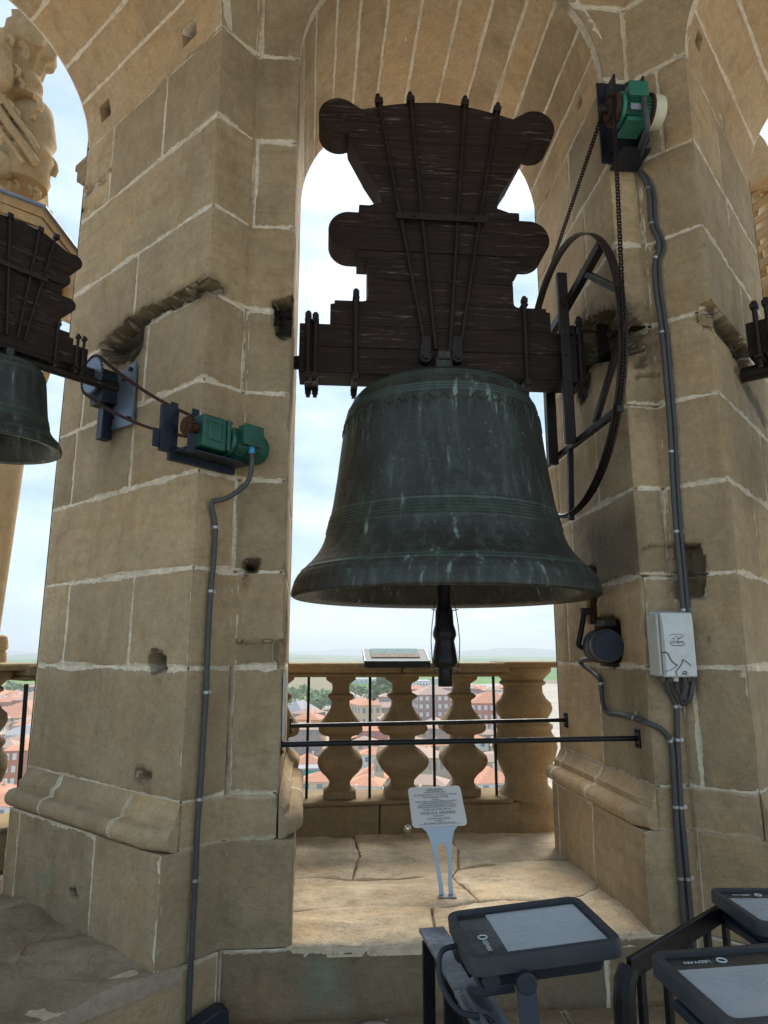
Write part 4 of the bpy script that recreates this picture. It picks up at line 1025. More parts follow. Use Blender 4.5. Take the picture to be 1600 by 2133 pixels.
def conduit(pts, r, m, label, ribbed=True, clips=(), group=None, W_=None, clip_m=None):
    t_ = thing('conduit', label, 'conduit', tuple(pts[-1]), group=group)
    p = resample(pts, .0045 if ribbed else .02)
    rr = [r*(1+.09*(1 if i % 2 else -1)) for i in range(len(p))] if ribbed else r
    MB().tube(p, rr, 10).build('tube', m, t_, smooth=60)
    for (px, py) in clips:
        c = wallp(W_, px, py, r+.003); i = min(range(len(p)), key=lambda q_: (p[q_]-c).length); q0, q1 = p[max(0, i-1)], p[min(len(p)-1, i+1)]; d = (q1-q0).normalized()
        u, z = W_.hit(px, py); out_n = (W_.P(u, z, 1)-W_.P(u, z, 0)).normalized(); side = d.cross(out_n).normalized()
        b = MB().tube([p[i]-d*.005, p[i]+d*.005], r*1.16, 14); b.box(p[i]+side*(-r*2.0)-out_n*(r*.7), (.014, .014, .004), Matrix((side, d, out_n)).transposed().to_3x3())
        b.build('clip', M_ZN, t_, smooth=30)
    return t_
# chain between two sprockets lying in one plane
def chain(label, c1, r1, c2, r2, ex, ez, pitch, w_, m, sag=0):
    # ex, ez: in-plane unit vectors; c in world
    ex, ez = Vector(ex), Vector(ez); nx = ex.cross(ez); d = c2-c1; D = math.hypot(d.dot(ex), d.dot(ez)); phi = math.atan2(d.dot(ez), d.dot(ex)); be = math.acos((r1-r2)/D)
    P_ = lambda c, r_, a: c+ex*(r_*math.cos(a))+ez*(r_*math.sin(a)); path = []
    a0, a1 = phi+be, phi-be
    def line(a, b_, sg):
        n = max(2, int((b_-a).length/pitch)); dn = Vector((0, 0, -1))
        return [a.lerp(b_, i/n)+dn*(sag*4*(i/n)*(1-i/n)*sg) for i in range(n)]
    path += line(P_(c1, r1, a0), P_(c2, r2, a0), 1)
    n = max(3, int(r2*(2*be)/pitch)); path += [P_(c2, r2, a0-(2*be)*i/n) for i in range(n)]
    path += line(P_(c2, r2, a1), P_(c1, r1, a1), 1.3)
    n = max(3, int(r1*(2*math.pi-2*be)/pitch)); path += [P_(c1, r1, a1-(2*math.pi-2*be)*i/n) for i in range(n)]
    T = thing('drive_chain', label, 'chain', tuple(c1)); M = MB(); N = len(path)
    for i in range(N):
        a, b_ = path[i], path[(i+1) % N]; dd = (b_-a); L_ = dd.length
        if L_ < 1e-5: continue
        dd.normalize(); v = nx.cross(dd); R_ = Matrix((nx, v, dd)).transposed(); ww = w_*(1 if i % 2 else .72)
        for s_ in (-1, 1): M.box((a+b_)/2+nx*(s_*ww/2), (w_*.14, w_*.85, L_*1.25), R_)
        M.box(a, (w_*1.25, w_*.5, w_*.5), R_)
    M.build('chain_links', m, T, smooth=0, kind='stuff')
    return T
def sprocket(c, ax, r_, t_, teeth, name, m, par, hole=0):
    ax = Vector(ax).normalized(); M = MB(); Rm = ax.to_track_quat('Z', 'Y').to_matrix().to_4x4(); Tm = Matrix.Translation(c) @ Rm
    n = teeth*4; ring = lambda r2, z: [(r2*(1.0 if (i % 4) in (0, 1) else .90)*math.cos(2*math.pi*i/n), r2*(1.0 if (i % 4) in (0, 1) else .90)*math.sin(2*math.pi*i/n), z) for i in range(n)]
    a = [Tm @ Vector(p) for p in ring(r_, -t_/2)]; b_ = [Tm @ Vector(p) for p in ring(r_, t_/2)]
    M.add(a+b_, [tuple(range(n))[::-1], tuple(range(n, 2*n))]+[(i, (i+1) % n, n+(i+1) % n, n+i) for i in range(n)])
    return M.build(name, m, par, smooth=0)
# --- left drive: bearing plate on the reveal, sprocket, gear motor, chain
tL, nL = Vector((S2, S2, 0)), Vector((-S2, S2, 0)); P1v = Vector((PA[1][0], PA[1][1], 0))
pc = P1v-tL*.115; sp1 = on(193, 782, tL, pc); sp2 = on(388, 886, tL, pc)
bp = thing('bearing_bracket', 'blue-grey steel bearing plate bolted inside the left opening beside the left bell', 'bracket', tuple(P1v+nL*.62+Vector((0, 0, 2.66))))
R45 = Matrix((tL, nL, Vector((0, 0, 1)))).transposed()
pcn = [on(x, y, tL, P1v-tL*.010) for x, y in ((287, 755), (280, 885), (225, 900), (225, 800))]
MB().prism([p for p in pcn], -tL*.012).build('plate', M_SL, bp, smooth=0, bevel=.002)
M = MB()
for x, y in ((275, 770), (270, 872), (232, 885), (262, 790), (236, 870), (245, 800)):
    q = on(x, y, tL, P1v-tL*.022); M.tube([q, q-tL*.014], .010, 6)
M.build('bolts', M_IR, bp, smooth=30, kind='stuff')
axc = on(250, 820, tL, P1v-tL*.05); axc.z = sp1.z-.01
hs = MB()
for zz_ in (-.055, .055): pass
hs.box(P1v+nL*((sp1-P1v).dot(nL))-tL*.055+Vector((0, 0, sp1.z-.075)), (.075, .11, .10), R45).tube([sp1+tL*.015, sp1+tL*.10], .045, 18)
hs.build('pillow_block', M_BP, bp, smooth=40, bevel=.004)
MB().box(P1v+nL*((sp1-P1v).dot(nL)+.0)-tL*.04+Vector((0, 0, sp1.z-.20)), (.05, .05, .16), R45).build('gusset', M_BP, bp, smooth=0, bevel=.003)
sprocket(sp1, tL, .086, .010, 30, 'sprocket', M_SL, bp)
MB().tube([sp1-tL*.06, sp1+tL*.02], .030, 16).build('hub', M_IR, bp)
gm = thing('gear_motor', 'small dark green gear motor with blue cable gland on the left pier', 'motor', tuple(sp2))
lp = lambda a, b_, c: sp2+tL*a+nL*b_+Vector((0, 0, c))
standoff = (P1v-sp2).dot(nL)
sprocket(sp2, tL, .036, .012, 11, 'sprocket', M_RU, gm)
MB().tube([lp(-.01, 0, 0), lp(.05, 0, 0)], .022, 16).build('shaft', M_RU, gm)
g = MB().box(lp(.105, .01, -.012), (.115, .115, .135), R45); g.box(lp(.105, .01, .052), (.085, .085, .02), R45); g.box(lp(.105, -.045, -.01), (.07, .02, .08), R45); g.build('gearbox', M_GRN, gm, smooth=0, bevel=.014, seg=3)
MB().box(lp(.172, .01, -.01), (.020, .125, .128), R45).build('gearbox_cover', M_GRN, gm, smooth=0, bevel=.006)
M = MB()
for yy in (-.045, .06):
    for zq in (-.06, .045): M.tube([lp(.162, yy, zq), lp(.186, yy, zq)], .006, 6)
M.build('bolts', M_IR, gm, smooth=0, kind='stuff')
rotx = Matrix.Translation(lp(.185, .008, -.018)) @ (tL.to_track_quat('Z', 'Y').to_matrix().to_4x4())
mo = MB().lathe([(.045, 0), (.064, .002), (.066, .018), (.052, .022), (.052, .032), (.061, .036), (.061, .150), (.064, .152), (.065, .185), (.058, .200), (.020, .206)], 40, rotx).build('motor_body', M_GRN, gm, smooth=35)
for i in range(24):
    a = 2*math.pi*i/24; c_ = rotx @ Vector((.063*math.cos(a), .063*math.sin(a), .093))
    if i % 1 == 0:
        rad = (rotx.to_3x3() @ Vector((math.cos(a), math.sin(a), 0))); tn = tL.cross(rad)
        MB().box(c_, (.105, .002, .006), Matrix((tL, tn, rad)).transposed()).build('cooling_fin', M_GRN, gm, smooth=0)
MB().box(lp(.275, -.055, .008), (.095, .045, .085), R45).build('terminal_box', M_GRN, gm, smooth=0, bevel=.006)
MB().box(lp(.275, -.080, .008), (.101, .006, .091), R45).build('terminal_lid', M_GRN, gm, smooth=0, bevel=.003)
MB().tube([lp(.285, -.055, -.030), lp(.285, -.055, -.062)], .013, 14).build('cable_gland', M_BLUE, gm)
br = MB().box(lp(-.035, standoff-.012, -.01), (.075, .020, .19), R45); br.box(lp(.13, standoff-.012, -.105), (.32, .020, .06), R45)
br.box(lp(.14, standoff-.06, -.10), (.32, .10, .010), R45); br.build('bracket', M_BP, gm, smooth=0, bevel=.002)
for a in (.0, .10):
    MB().box(lp(a-.01, .075-.02*0, .01), (.034, .006, .20), R45).build('slotted_strap', M_BP, gm, smooth=0, bevel=.002)
MB().box(lp(-.01, -.055, -.085), (.034, .006, .075), R45).build('slotted_strap', M_BP, gm, smooth=0, bevel=.002)
MB().box(lp(-.085, standoff-.008, -.055), (.03, .008, .075), R45).build('wall_lug', M_BP, gm, smooth=0, bevel=.002)
chain('rusty chain looping from the left bell sprocket to the small green motor', sp1, .090, sp2, .040, nL*-1, (0, 0, 1), .0115, .0125, M_RU, sag=.022)
gm.scale = (.92,)*3
W1 = lambda x, y, h=.016: wallp(WA, x, y, h)
cs = sp2+(lp(.285, -.055, -.062)-sp2)*.92; qa = wallp(WA, 437, 1046, .022)
pts = [cs, cs+Vector((.003, 0, -.04)), cs.lerp(qa, .42)+Vector((.045, .0, -.035)), cs.lerp(qa, .75)+Vector((.02, 0, -.032)), qa, W1(436, 1058), W1(441, 1080), W1(443, 1110), W1(439, 1180), W1(433, 1240), W1(428, 1340), W1(424, 1440), W1(418, 1540), W1(412, 1640), W1(406, 1720), W1(401, 1830), W1(395, 1940)]
u_, z_ = LO.hit(388, 2090); pts += [LO.P(u_, z_, .016), LO.P(u_, .26, .016)]
conduit(pts, .0098, M_CON, 'grey ribbed conduit running down the left pier from the small green motor', True, [(443, 1100), (433, 1233), (424, 1441), (412, 1665), (400, 1833)], W_=WA)
# --- right drive: plate, motor with cream fan cover, chain round the bell wheel
XW = bx+wx; cW = Vector((XW, by_, bz+WZ)); spR = aX(1268, 232, XW); spR.z = aX(1266, 232, XW).z
mr = thing('electric_motor', 'green electric motor with cream fan cover, high on the right pier', 'motor', tuple(spR))
pl_ = [aY(x, y, DW-.012) for x, y in ((1262, 176), (1305, 176), (1336, 345), (1256, 340))]
zt_, zb__ = pl_[0].z, pl_[2].z
MB().box(((1.262+1.42)/2-.01, DW-.014, (zt_+zb__)/2), (.175, .012, zt_-zb__)).build('base_plate', M_BP, mr, smooth=0, bevel=.002)
for x_ in (XR-.010+.0, 1.412): MB().box((x_, DW-.075, (zt_+zb__)/2-.02), (.010, .13, (zt_-zb__)*.8)).build('side_cheek', M_BP, mr, smooth=0, bevel=.002)
MB().box((1.345, DW-.085, spR.z-.105), (.13, .15, .010)).build('shelf', M_BP, mr, smooth=0, bevel=.002)
ry = min(spR.y, DW-.10); MX = lambda a, dy=0, dz=0: Vector((XW+a, spR.y+dy, spR.z+dz))
rx = Matrix.Translation(MX(0)) @ Matrix.Rotation(math.radians(90), 4, 'Y')
MB().lathe([(.062, .010), (.066, .012), (.066, .030), (.030, .034)], 40, rx).build('reduction_disc', M_RU, mr, smooth=35)
sprocket(MX(0), (1, 0, 0), .048, .010, 15, 'sprocket', M_RU, mr)
MB().tube([MX(-.04), MX(.03)], .018, 14).build('shaft', M_IR, mr)
MB().lathe([(.066, .036), (.072, .038), (.072, .052), (.052, .056), (.052, .165), (.060, .168), (.060, .174), (.03, .176)], 40, rx).build('motor_body', M_GRN2, mr, smooth=35)
for i in range(28):
    a = 2*math.pi*i/28; rad = Vector((0, math.cos(a), math.sin(a))); tn = Vector((1, 0, 0)).cross(rad)
    MB().box(MX(.110)+rad*.058, (.10, .0022, .014), Matrix((Vector((1, 0, 0)), tn, rad)).transposed()).build('cooling_fin', M_GRN2, mr, smooth=0)
MB().lathe([(.066, .172), (.070, .174), (.070, .215), (.066, .230), (.055, .236), (.02, .237)], 40, rx).build('fan_cover', M_CREAM, mr, smooth=40)
MB().lathe([(.071, .168), (.074, .170), (.074, .180), (.071, .182)], 40, rx).build('cover_band', M_RU, mr, smooth=40)
MB().box(MX(.100, -.055, .040), (.078, .050, .065)).build('terminal_box', M_GRN2, mr, smooth=0, bevel=.006)
MB().box(MX(.100, -.083, .040), (.084, .008, .071)).build('terminal_lid', M_GRN2, mr, smooth=0, bevel=.004)
MB().box(MX(.100, 0, -.082), (.09, .11, .018)).build('motor_foot', M_GRN2, mr, smooth=0, bevel=.003)
MB().box(MX(.100, -.060, -.030), (.06, .003, .03)).build('nameplate', M_ALU, mr, smooth=0)
MB().tube([MX(.09, -.01, .085), MX(.075, -.03, .110), MX(.095, -.02, .125)], .009, 8).build('lifting_eye', M_IR, mr)
MB().tube([MX(.125, -.070, .008), MX(.125, -.070, -.020)], .012, 12).build('cable_gland', M_CON, mr)
chain('long dark chain from the high motor down around the big bell wheel', spR, .052, cW, wr+.006, (0, 1, 0), (0, 0, 1), .0140, .0135, M_CHK)
# conduits of the right pier
W2 = lambda x, y, h=.016: wallp(WB, x, y, h)
g0 = MX(.125, -.070, -.020)
path = [(1345, 378), (1355, 408), (1357, 450), (1362, 478), (1374, 505), (1375, 526), (1367, 545), (1368, 600), (1377, 660), (1384, 720), (1391, 800), (1399, 900), (1404, 1000), (1411, 1100), (1420, 1200), (1427, 1285)]
conduit([g0, g0+Vector((.002, .005, -.12)), W2(1328, 345, .03)]+[W2(x, y) for x, y in path], .0110, M_CON, 'thick grey conduit from the high motor down to the white control box', False, [(1356, 390), (1360, 465), (1368, 535), (1379, 698), (1400, 945), (1411, 1112), (1426, 1268)], W_=WB)
conduit([g0+Vector((.012, .01, .0)), g0+Vector((.016, .02, -.12)), W2(1336, 350, .025)]+[W2(x+9.5, y, .012) for x, y in path], .0082, M_CON2, 'thinner dark conduit close beside the thick one above the white control box', False, [], W_=WB)
low2 = lambda x, y, h=.014: (lambda q: LO.P(q[0], q[1], h))(LO.hit(x, y))
conduit([W2(1377, 1405, .05), W2(1381, 1430, .035), W2(1396, 1452), W2(1405, 1475), W2(1407, 1540), W2(1410, 1600), W2(1414, 1680), W2(1422, 1760), W2(1428, 1830), W2(1437, 1930), low2(1443, 1985), low2(1450, 2060)], .0105, M_CON, 'grey ribbed conduit leaving the bottom of the white control box', True, [(1405, 1470), (1409, 1541), (1418, 1680), (1429, 1828)], W_=WB)
conduit([W2(1393, 1405, .06), W2(1398, 1432, .05), W2(1410, 1456, .04), W2(1427, 1466, .035), W2(1442, 1454, .035), W2(1447, 1430, .035), W2(1447, 1400, .02), W2(1443, 1360, .014), W2(1440, 1300, .014)], .0105, M_CON2, 'dark conduit bent in a loop under the white control box', True, [], W_=WB)
conduit([W2(1436, 1405, .07), W2(1438, 1430, .06), W2(1430, 1452, .055), W2(1412, 1450, .055), W2(1407, 1425, .06), W2(1407, 1408, .07)], .0095, M_CON, 'short grey hose looping between two sockets of the white control box', True, [], W_=WB)
# white control box
bcx = W2(1405, 1342, 0); 
cbx = thing('control_box', 'light grey white plastic control box with a dark line drawing on the right pier', 'control box', tuple(bcx))
fr = [aY(x, y, DW-.115) for x, y in ((1378, 1276), (1443, 1274), (1442, 1412), (1377, 1411))]
x0, x1, z1_, z0_ = fr[0].x, fr[1].x, fr[0].z, fr[3].z
yb_, yf_ = DW-.012, DW-.115; xm_ = x0-.018
M = MB()
sec = lambda y, zt, zb, xa, xb: [Vector((xa, y, zb)), Vector((xb, y, zb)), Vector((xb, y, zt)), Vector((xa, y, zt))]
A_ = sec(yb_, z1_+.012, z0_+.002, x0-.004, x1+.004); B_ = sec(yf_+.012, z1_-.0, z0_, x0, x1); C_ = sec(yf_, z1_-.048, z0_+.004, x0+.003, x1-.003)
M.add(A_+B_+C_, [(3, 2, 1, 0), (8, 9, 10, 11)]+[(i, (i+1) % 4, 4+(i+1) % 4, 4+i) for i in range(4)]+[(4+i, 4+(i+1) % 4, 8+(i+1) % 4, 8+i) for i in range(4)])
M.build('housing', M_BOXL, cbx, smooth=0, bevel=.003)
MB().box((x0-.010, (yb_+yf_)/2+.01, (z0_+z1_)/2), (.012, .085, z1_-z0_-.01)).build('side_cover', M_BOXS, cbx, smooth=0, bevel=.003)
fy = yf_-.0012; ink = lambda x, y: Vector((aY(x, y, yf_).x, fy, aY(x, y, yf_).z))
dr = lambda pts, r_=.0016: MB().tube(resample([ink(1320+x*.1172, 1250+y*.1172) for x, y in pts], .004), r_, 5).build('drawn_line', M_INK, cbx)
dr([(495, 935), (560, 925), (605, 950), (640, 1020), (700, 1110), (775, 1160)], .0022); dr([(775, 1160), (730, 1200), (650, 1245), (540, 1272)], .0011); dr([(870, 1055), (855, 1120), (800, 1210), (750, 1270), (770, 1350)], .0018); dr([(870, 1055), (930, 1090), (1000, 1150), (1030, 1185)], .0018)
dr([(635, 640), (650, 615), (740, 604), (830, 612), (900, 635)], .0009); dr([(650, 775), (690, 800), (780, 810), (880, 800), (925, 770)], .0011); dr([(735, 635), (780, 660), (800, 690), (770, 715)], .0012); dr([(670, 690), (720, 680), (750, 690)], .0012); dr([(800, 690), (850, 655), (880, 660)], .0012)
dr([(865, 1290), (880, 1270), (930, 1268), (950, 1288), (920, 1300), (880, 1300), (865, 1290)], .0016)
def letters(s_, size, ctr, ux, uz, m, par, nm='lettering', mirror=False):
    v, f = text_mesh(s_, size, .0002); M = MB(); ux, uz = Vector(ux), Vector(uz); nn = ux.cross(uz)
    M.add([Vector(ctr)+ux*x+uz*y+nn*z for x, y, z in v], f); o = M.build(nm, m, par, smooth=0, fixn=False); return o
letters('LITURMA', .014, ink(1320+770*.1172, 1250+750*.1172), (1, 0, 0), (0, 0, 1), M_INK, cbx); letters('AUTOMAC', .006, ink(1320+910*.1172, 1250+1322*.1172), (1, 0, 0), (0, 0, 1), M_INK, cbx)
M = MB()
for px in (1383, 1397, 1410, 1438): q = aY(px, 1415, yf_+.03); M = MB().tube([(q.x, yf_+.04, z0_+.004), (q.x, yf_+.04, z0_-.016)], .011, 10); M.build('socket', M_CON if px != 1410 else M_BOXL, cbx)
# electric clapper hammer in its hole
hm = thing('strike_hammer', 'grey cylindrical electric hammer set in a hole beside the bell lip', 'hammer', (1.20, 2.9, 1.6))
hc = aX(1262, 1345, 1.215); cyl = Matrix.Translation((1.215, hc.y-.02, hc.z)) @ Matrix.Rotation(math.radians(-90), 4, 'X') @ Matrix.Rotation(math.radians(8), 4, 'Y')
MB().lathe([(.066, .0), (.070, .004), (.070, .19), (.064, .20)], 36, cyl).build('solenoid', M_CON, hm, smooth=40)
MB().lathe([(.060, -.004), (.066, .002), (.060, .004)], 36, cyl).build('end_cap', M_BP, hm, smooth=40)
for z in (.05, .13): MB().lathe([(.073, z-.006), (.075, z-.004), (.075, z+.004), (.073, z+.006)], 36, cyl, cap=False).build('clamp_band', M_IR, hm, smooth=40)
a_, b_ = aX(1217, 1278, 1.19), aX(1205, 1345, 1.15)
MB().tube([a_, a_.lerp(b_, .5), b_], .013, 8).tube([b_, b_+Vector((.06, .03, -.03))], .010, 8).build('arm', M_IR, hm)
MB().box(a_+Vector((.01, 0, .01)), (.05, .03, .03)).build('arm_joint', M_IR, hm, smooth=0, bevel=.004)
c_ = aX(1236, 1245, 1.24); MB().tube([aX(1236, 1300, 1.24), c_], .014, 10).build('push_rod', M_RU, hm)
MB().box(aX(1262, 1298, 1.235), (.05, .10, .03)).build('mount', M_IR, hm, smooth=0, bevel=.004)
conduit([Vector((1.195, hc.y+.02, hc.z-.05)), W2(1226, 1378, .04), W2(1240, 1398, .02), W2(1256, 1415), W2(1260, 1440), W2(1263, 1465), W2(1272, 1484), W2(1300, 1489), W2(1335, 1498), W2(1352, 1504), W2(1372, 1517), W2(1388, 1535), W2(1396, 1560), W2(1399, 1610), W2(1403, 1680), W2(1408, 1760), W2(1414, 1830), W2(1421, 1930), low2(1428, 1985), low2(1434, 2060)], .0105, M_CON, 'grey conduit curving from the electric hammer across the right pier', True, [(1258, 1425), (1330, 1497), (1397, 1541), (1403, 1680), (1413, 1828)], W_=WB)

# --- plaque on its forked stand
pq = thing('information_plaque', 'small light blue-grey metal plaque on a forked stand under the bell', 'plaque', (.533, 3.14, SILL))
cc = Vector((.545, 3.435, .852)); uX = Vector((.999, -.012, .03)).normalized(); uZ = Vector((0, .74, .672)); uZ = (uZ-uX*uZ.dot(uX)).normalized(); uN = uX.cross(uZ)
# scale towards the viewer so that the plate stands over its foot
k_ = .955; cc = EYE+(cc-EYE)*k_
def rr_(w_, h_, r_, n=6):
    o_ = []
    for cx_, cy_, a0 in ((w_/2-r_, h_/2-r_, 0), (-w_/2+r_, h_/2-r_, 90), (-w_/2+r_, -h_/2+r_, 180), (w_/2-r_, -h_/2+r_, 270)):
        for i in range(n+1): a = math.radians(a0+90*i/n); o_.append((cx_+r_*math.cos(a), cy_+r_*math.sin(a)))
    return o_
MB().prism([cc+uX*x+uZ*y for x, y in rr_(.243, .205, .018)], -uN*.003).build('plate', M_PLQ, pq, smooth=0)
ln = [('AGUIJÓN', .018, .084), ('(ANTERIORMENTE) BONI', .009, .071), ('Dimensiones: Diámetro: 130 cms; altura: 120 cms', .0098, .059), ('Peso aproximado: 1250 kgs', .0105, .047), ('Inscripción:', .008, .035), ('SIENDO OBISPO DE ESTA DIOCESIS EL ILMO SEÑOR', .0082, .024), ('Y CABILDO CATEDRAL SE FUNDIO ESTA', .0082, .0145), ('CAMPANA SIENDO FABRIQUERO DE LA SANTA', .0082, .005), ('IGLESIA DE SANTO DOMINGO DE LA CALZADA', .0082, -.0045), ('Fundidor: José Cortés, Salamanca', .0095, -.016), ('YAQUILA GRANDE', .0185, -.034), ('Dimensiones:', .0085, -.049), ('Peso aproximado: 225 kgs', .0095, -.061), ('Inscripción:', .0085, -.072), ('JESUS MARIA Y JOSE AÑO DE 1817', .0095, -.084)]
for s_, sz, y in ln: letters(s_, sz, cc+uZ*y*1.02+uN*.0006, uX, uZ, M_INK, pq, 'text_line')
bt = cc-uZ*.100-uN*.006; ft = Vector((.533, 3.14, SILL+.006)); dn = (ft-bt); Ls = dn.length; dn.normalize()
def st(pts): return [bt+uX*x+dn*(y*Ls) for x, y in pts]
L1 = [(-.092, -.05), (-.062, .06), (-.048, .20), (-.038, .45), (-.030, .80), (-.030, 1.0), (-.010, 1.0), (-.012, .80), (-.022, .50), (-.020, .33), (-.010, .25), (0, .235)]
full = L1+[(-x, y) for x, y in L1[::-1]][1:]
full = [(x-.0, y) for x, y in full]
for i_, hl in enumerate((L1+[(0, -.05)], [(-x, y) for x, y in L1]+[(0, -.05)])):
    MB().prism(st(hl), -uN*.0035).build('fork_leg', M_ALU, pq, smooth=0)
MB().box(ft+Vector((0, -.012, -.001)), (.075, .045, .004)).build('foot_plate', M_STEEL, pq, smooth=0)
sg = thing('reveal_sign', 'narrow pale sign plate seen edge on at the left side of the opening', 'sign', (XL, 2.78, 1.35))
za, zb_2 = aX(590, 1400, XL+.01).z, aX(588, 1528, XL+.01).z
MB().box((XL+.006, 2.79, 1.36), (.006, .075, .25)).build('plate', M_BOXL, sg, smooth=0, bevel=.001)
MB().box((XL+.0105, 2.79, 1.36), (.002, .06, .22)).build('print', M_PLQ, sg, smooth=0)
# --- chrome ball spotlight
q = aZ(848, 1742, SILL); bs = thing('ball_spotlight', 'tiny shiny chrome ball spotlight on the paving behind the plaque', 'spotlight', (q.x, q.y-.02, SILL))
M = MB().lathe([(.001, -.028), (.012, -.025), (.022, -.017), (.028, 0), (.022, .017), (.012, .025), (.001, .028)], 24, Matrix.Translation((q.x, q.y-.02, SILL+.045)), cap=False); M.build('ball', M_CHR, bs, smooth=80)
MB().tube([(q.x, q.y-.02, SILL), (q.x, q.y-.02, SILL+.02)], .010, 12).build('stem', M_ZN, bs)
# --- panorama panel lying on the coping
ip = thing('panorama_panel', 'tilted black-edged panorama panel lying on the stone coping behind the clapper', 'panel', (.45, 4.2, 1.5))
fa, fb_ = aY(762, 1377, 4.12), aY(894, 1377, 4.12); fz = fa.z; ba = aY(757, 1351, 4.34); bb_ = aY(872, 1351, 4.34)
top = [Vector((fa.x, 4.12, fz)), Vector((fb_.x, 4.12, fz)), Vector((fb_.x, 4.34, ba.z)), Vector((fa.x, 4.34, ba.z))]
MB().prism([p-Vector((0, 0, .016)) for p in top], (0, 0, .014)).build('board', mat('board_face', (.42, .45, .47), .9, 0, 0), ip, smooth=0)
MB().box(((fa.x+fb_.x)/2, 4.112, fz-.018), (fb_.x-fa.x+.004, .012, .038)).build('front_lip', M_BL, ip, smooth=0, bevel=.002)
for s_, x_ in ((0, fa.x-.004), (1, fb_.x+.004)): MB().prism([Vector((x_-.003, 4.12, fz-.036)), Vector((x_-.003, 4.12, fz+.002)), Vector((x_-.003, 4.34, ba.z+.002)), Vector((x_-.003, 4.34, ba.z-.03))], (.006, 0, 0)).build('side_lip', M_BL, ip, smooth=0)
pm = mat('panorama_print', (.3, .4, .4), .95, 0, 0); t = NT(pm); o_ = t.n('ShaderNodeTexCoord').outputs['Generated']; sx = t.n('ShaderNodeSeparateXYZ'); t.l(o_, sx.inputs[0]); b1 = t.ramp(t.math('ADD', sx.outputs[1], t.math('MULTIPLY', t.noise(8, 4, vec=o_), .3)), .45, .7, (.26, .20, .16), (.16, .30, .33)); t.col(t.mix(t.ramp(t.noise(40, 4, vec=o_), .5, .6), b1, (.55, .55, .52)))
lf = lambda a, b__: top[0].lerp(top[1], a).lerp(top[3].lerp(top[2], a), b__)+Vector((0, 0, .003))
MB().prism([lf(.1, .25), lf(.88, .25), lf(.88, .95), lf(.1, .95)], (0, 0, .001)).build('print', pm, ip, smooth=0)
MB().box((fb_.x-.2, 4.20, 1.507), (.25, .08, .012)).build('foot_block', M_BL, ip, smooth=0)

# --- floodlights
def floodlight(label, c, X_, Y_, w_=.30, h_=.25, strip='left', arm=None, txt=None, group='grey LED floodlights'):
    X_, Y_ = Vector(X_).normalized(), Vector(Y_).normalized(); Y_ = (Y_-X_*X_.dot(Y_)).normalized(); N_ = X_.cross(Y_); c = Vector(c)
    T = thing('floodlight', label, 'floodlight', tuple(c-Vector((0, 0, .25))), group=group)
    P_ = lambda x, y, z: c+X_*x+Y_*y+N_*z
    o_, i_ = rr_(w_, h_, .028, 5), rr_(w_-.034, h_-.034, .012, 5); n = len(o_); M = MB()
    M.add([P_(x, y, -.030) for x, y in o_]+[P_(x, y, -.004) for x, y in o_]+[P_(x*.985, y*.985, 0) for x, y in o_]+[P_(x, y, 0) for x, y in i_]+[P_(x*.99, y*.99, -.006) for x, y in i_]+[P_(x*.99, y*.99, -.028) for x, y in i_],
          [(k*n+i, k*n+(i+1) % n, (k+1)*n+(i+1) % n, (k+1)*n+i) for k in range(5) for i in range(n)])
    M.build('frame', M_FL, T, smooth=40)
    iw, ih = w_-.036, h_-.036
    MB().prism([P_(x, y, -.0068) for x, y in rr_(iw, ih, .011, 5)], -N_*.003).build('glass_border', M_GLK, T, smooth=0)
    if strip == 'left': rect = (-iw/2+iw*.24, iw/2-.004, -ih/2+.004, ih/2-.012)
    else: rect = (-iw/2+.004, iw/2-.004, -ih/2+.010, ih/2-ih*.22)
    a, b_, c2, d_ = rect; MB().prism([P_(a, c2, -.0058), P_(b_, c2, -.0058), P_(b_, d_, -.0058), P_(a, d_, -.0058)], -N_*.0008).build('diffuser', M_GL, T, smooth=0)
    k = rr_(w_*.86, h_*.80, .02, 4); n = len(k); M = MB(); M.add([P_(x, y, -.028) for x, y in k]+[P_(x*.90, y*.90, -.062) for x, y in k], [tuple(range(n, 2*n))]+[(i, (i+1) % n, n+(i+1) % n, n+i) for i in range(n)]); M.build('back_housing', M_FLD, T, smooth=30)
    MB().prism([P_(x, y, -.062) for x, y in ((-w_*.42, -h_*.36), (-w_*.2, -h_*.36), (-w_*.2, h_*.36), (-w_*.42, h_*.36))], -N_*.018).build('driver_box', M_FLD, T, smooth=0, bevel=.004)
    if strip == 'left':
        q_ = P_(-iw/2+iw*.12, -ih*.08, -.0052); MB().tube([q_+(Y_*math.cos(a)+X_*math.sin(a))*.009 for a in [2*math.pi*i/16 for i in range(16)]], .0014, 5, closed=True).build('ring_logo', M_BOXL, T)
        letters('LEDVAN', .013, q_-Y_*.040, -Y_, X_, M_BOXL, T)
    else:
        q_ = P_(-iw*.12, ih/2-ih*.11, -.0052); MB().tube([q_+(Y_*math.cos(a)+X_*math.sin(a))*.008 for a in [2*math.pi*i/16 for i in range(16)]], .0014, 5, closed=True).build('ring_logo', M_BOXL, T)
        letters('LEDVAN', .013, q_-X_*.046, -X_, -Y_, M_BOXL, T)
    return T, P_
T1, F1 = floodlight('grey floodlight nearest the plaque, facing up on the left black rail', (.426, 1.519, 1.016), (.996, .003, .084), (-.003, 1, -.003))
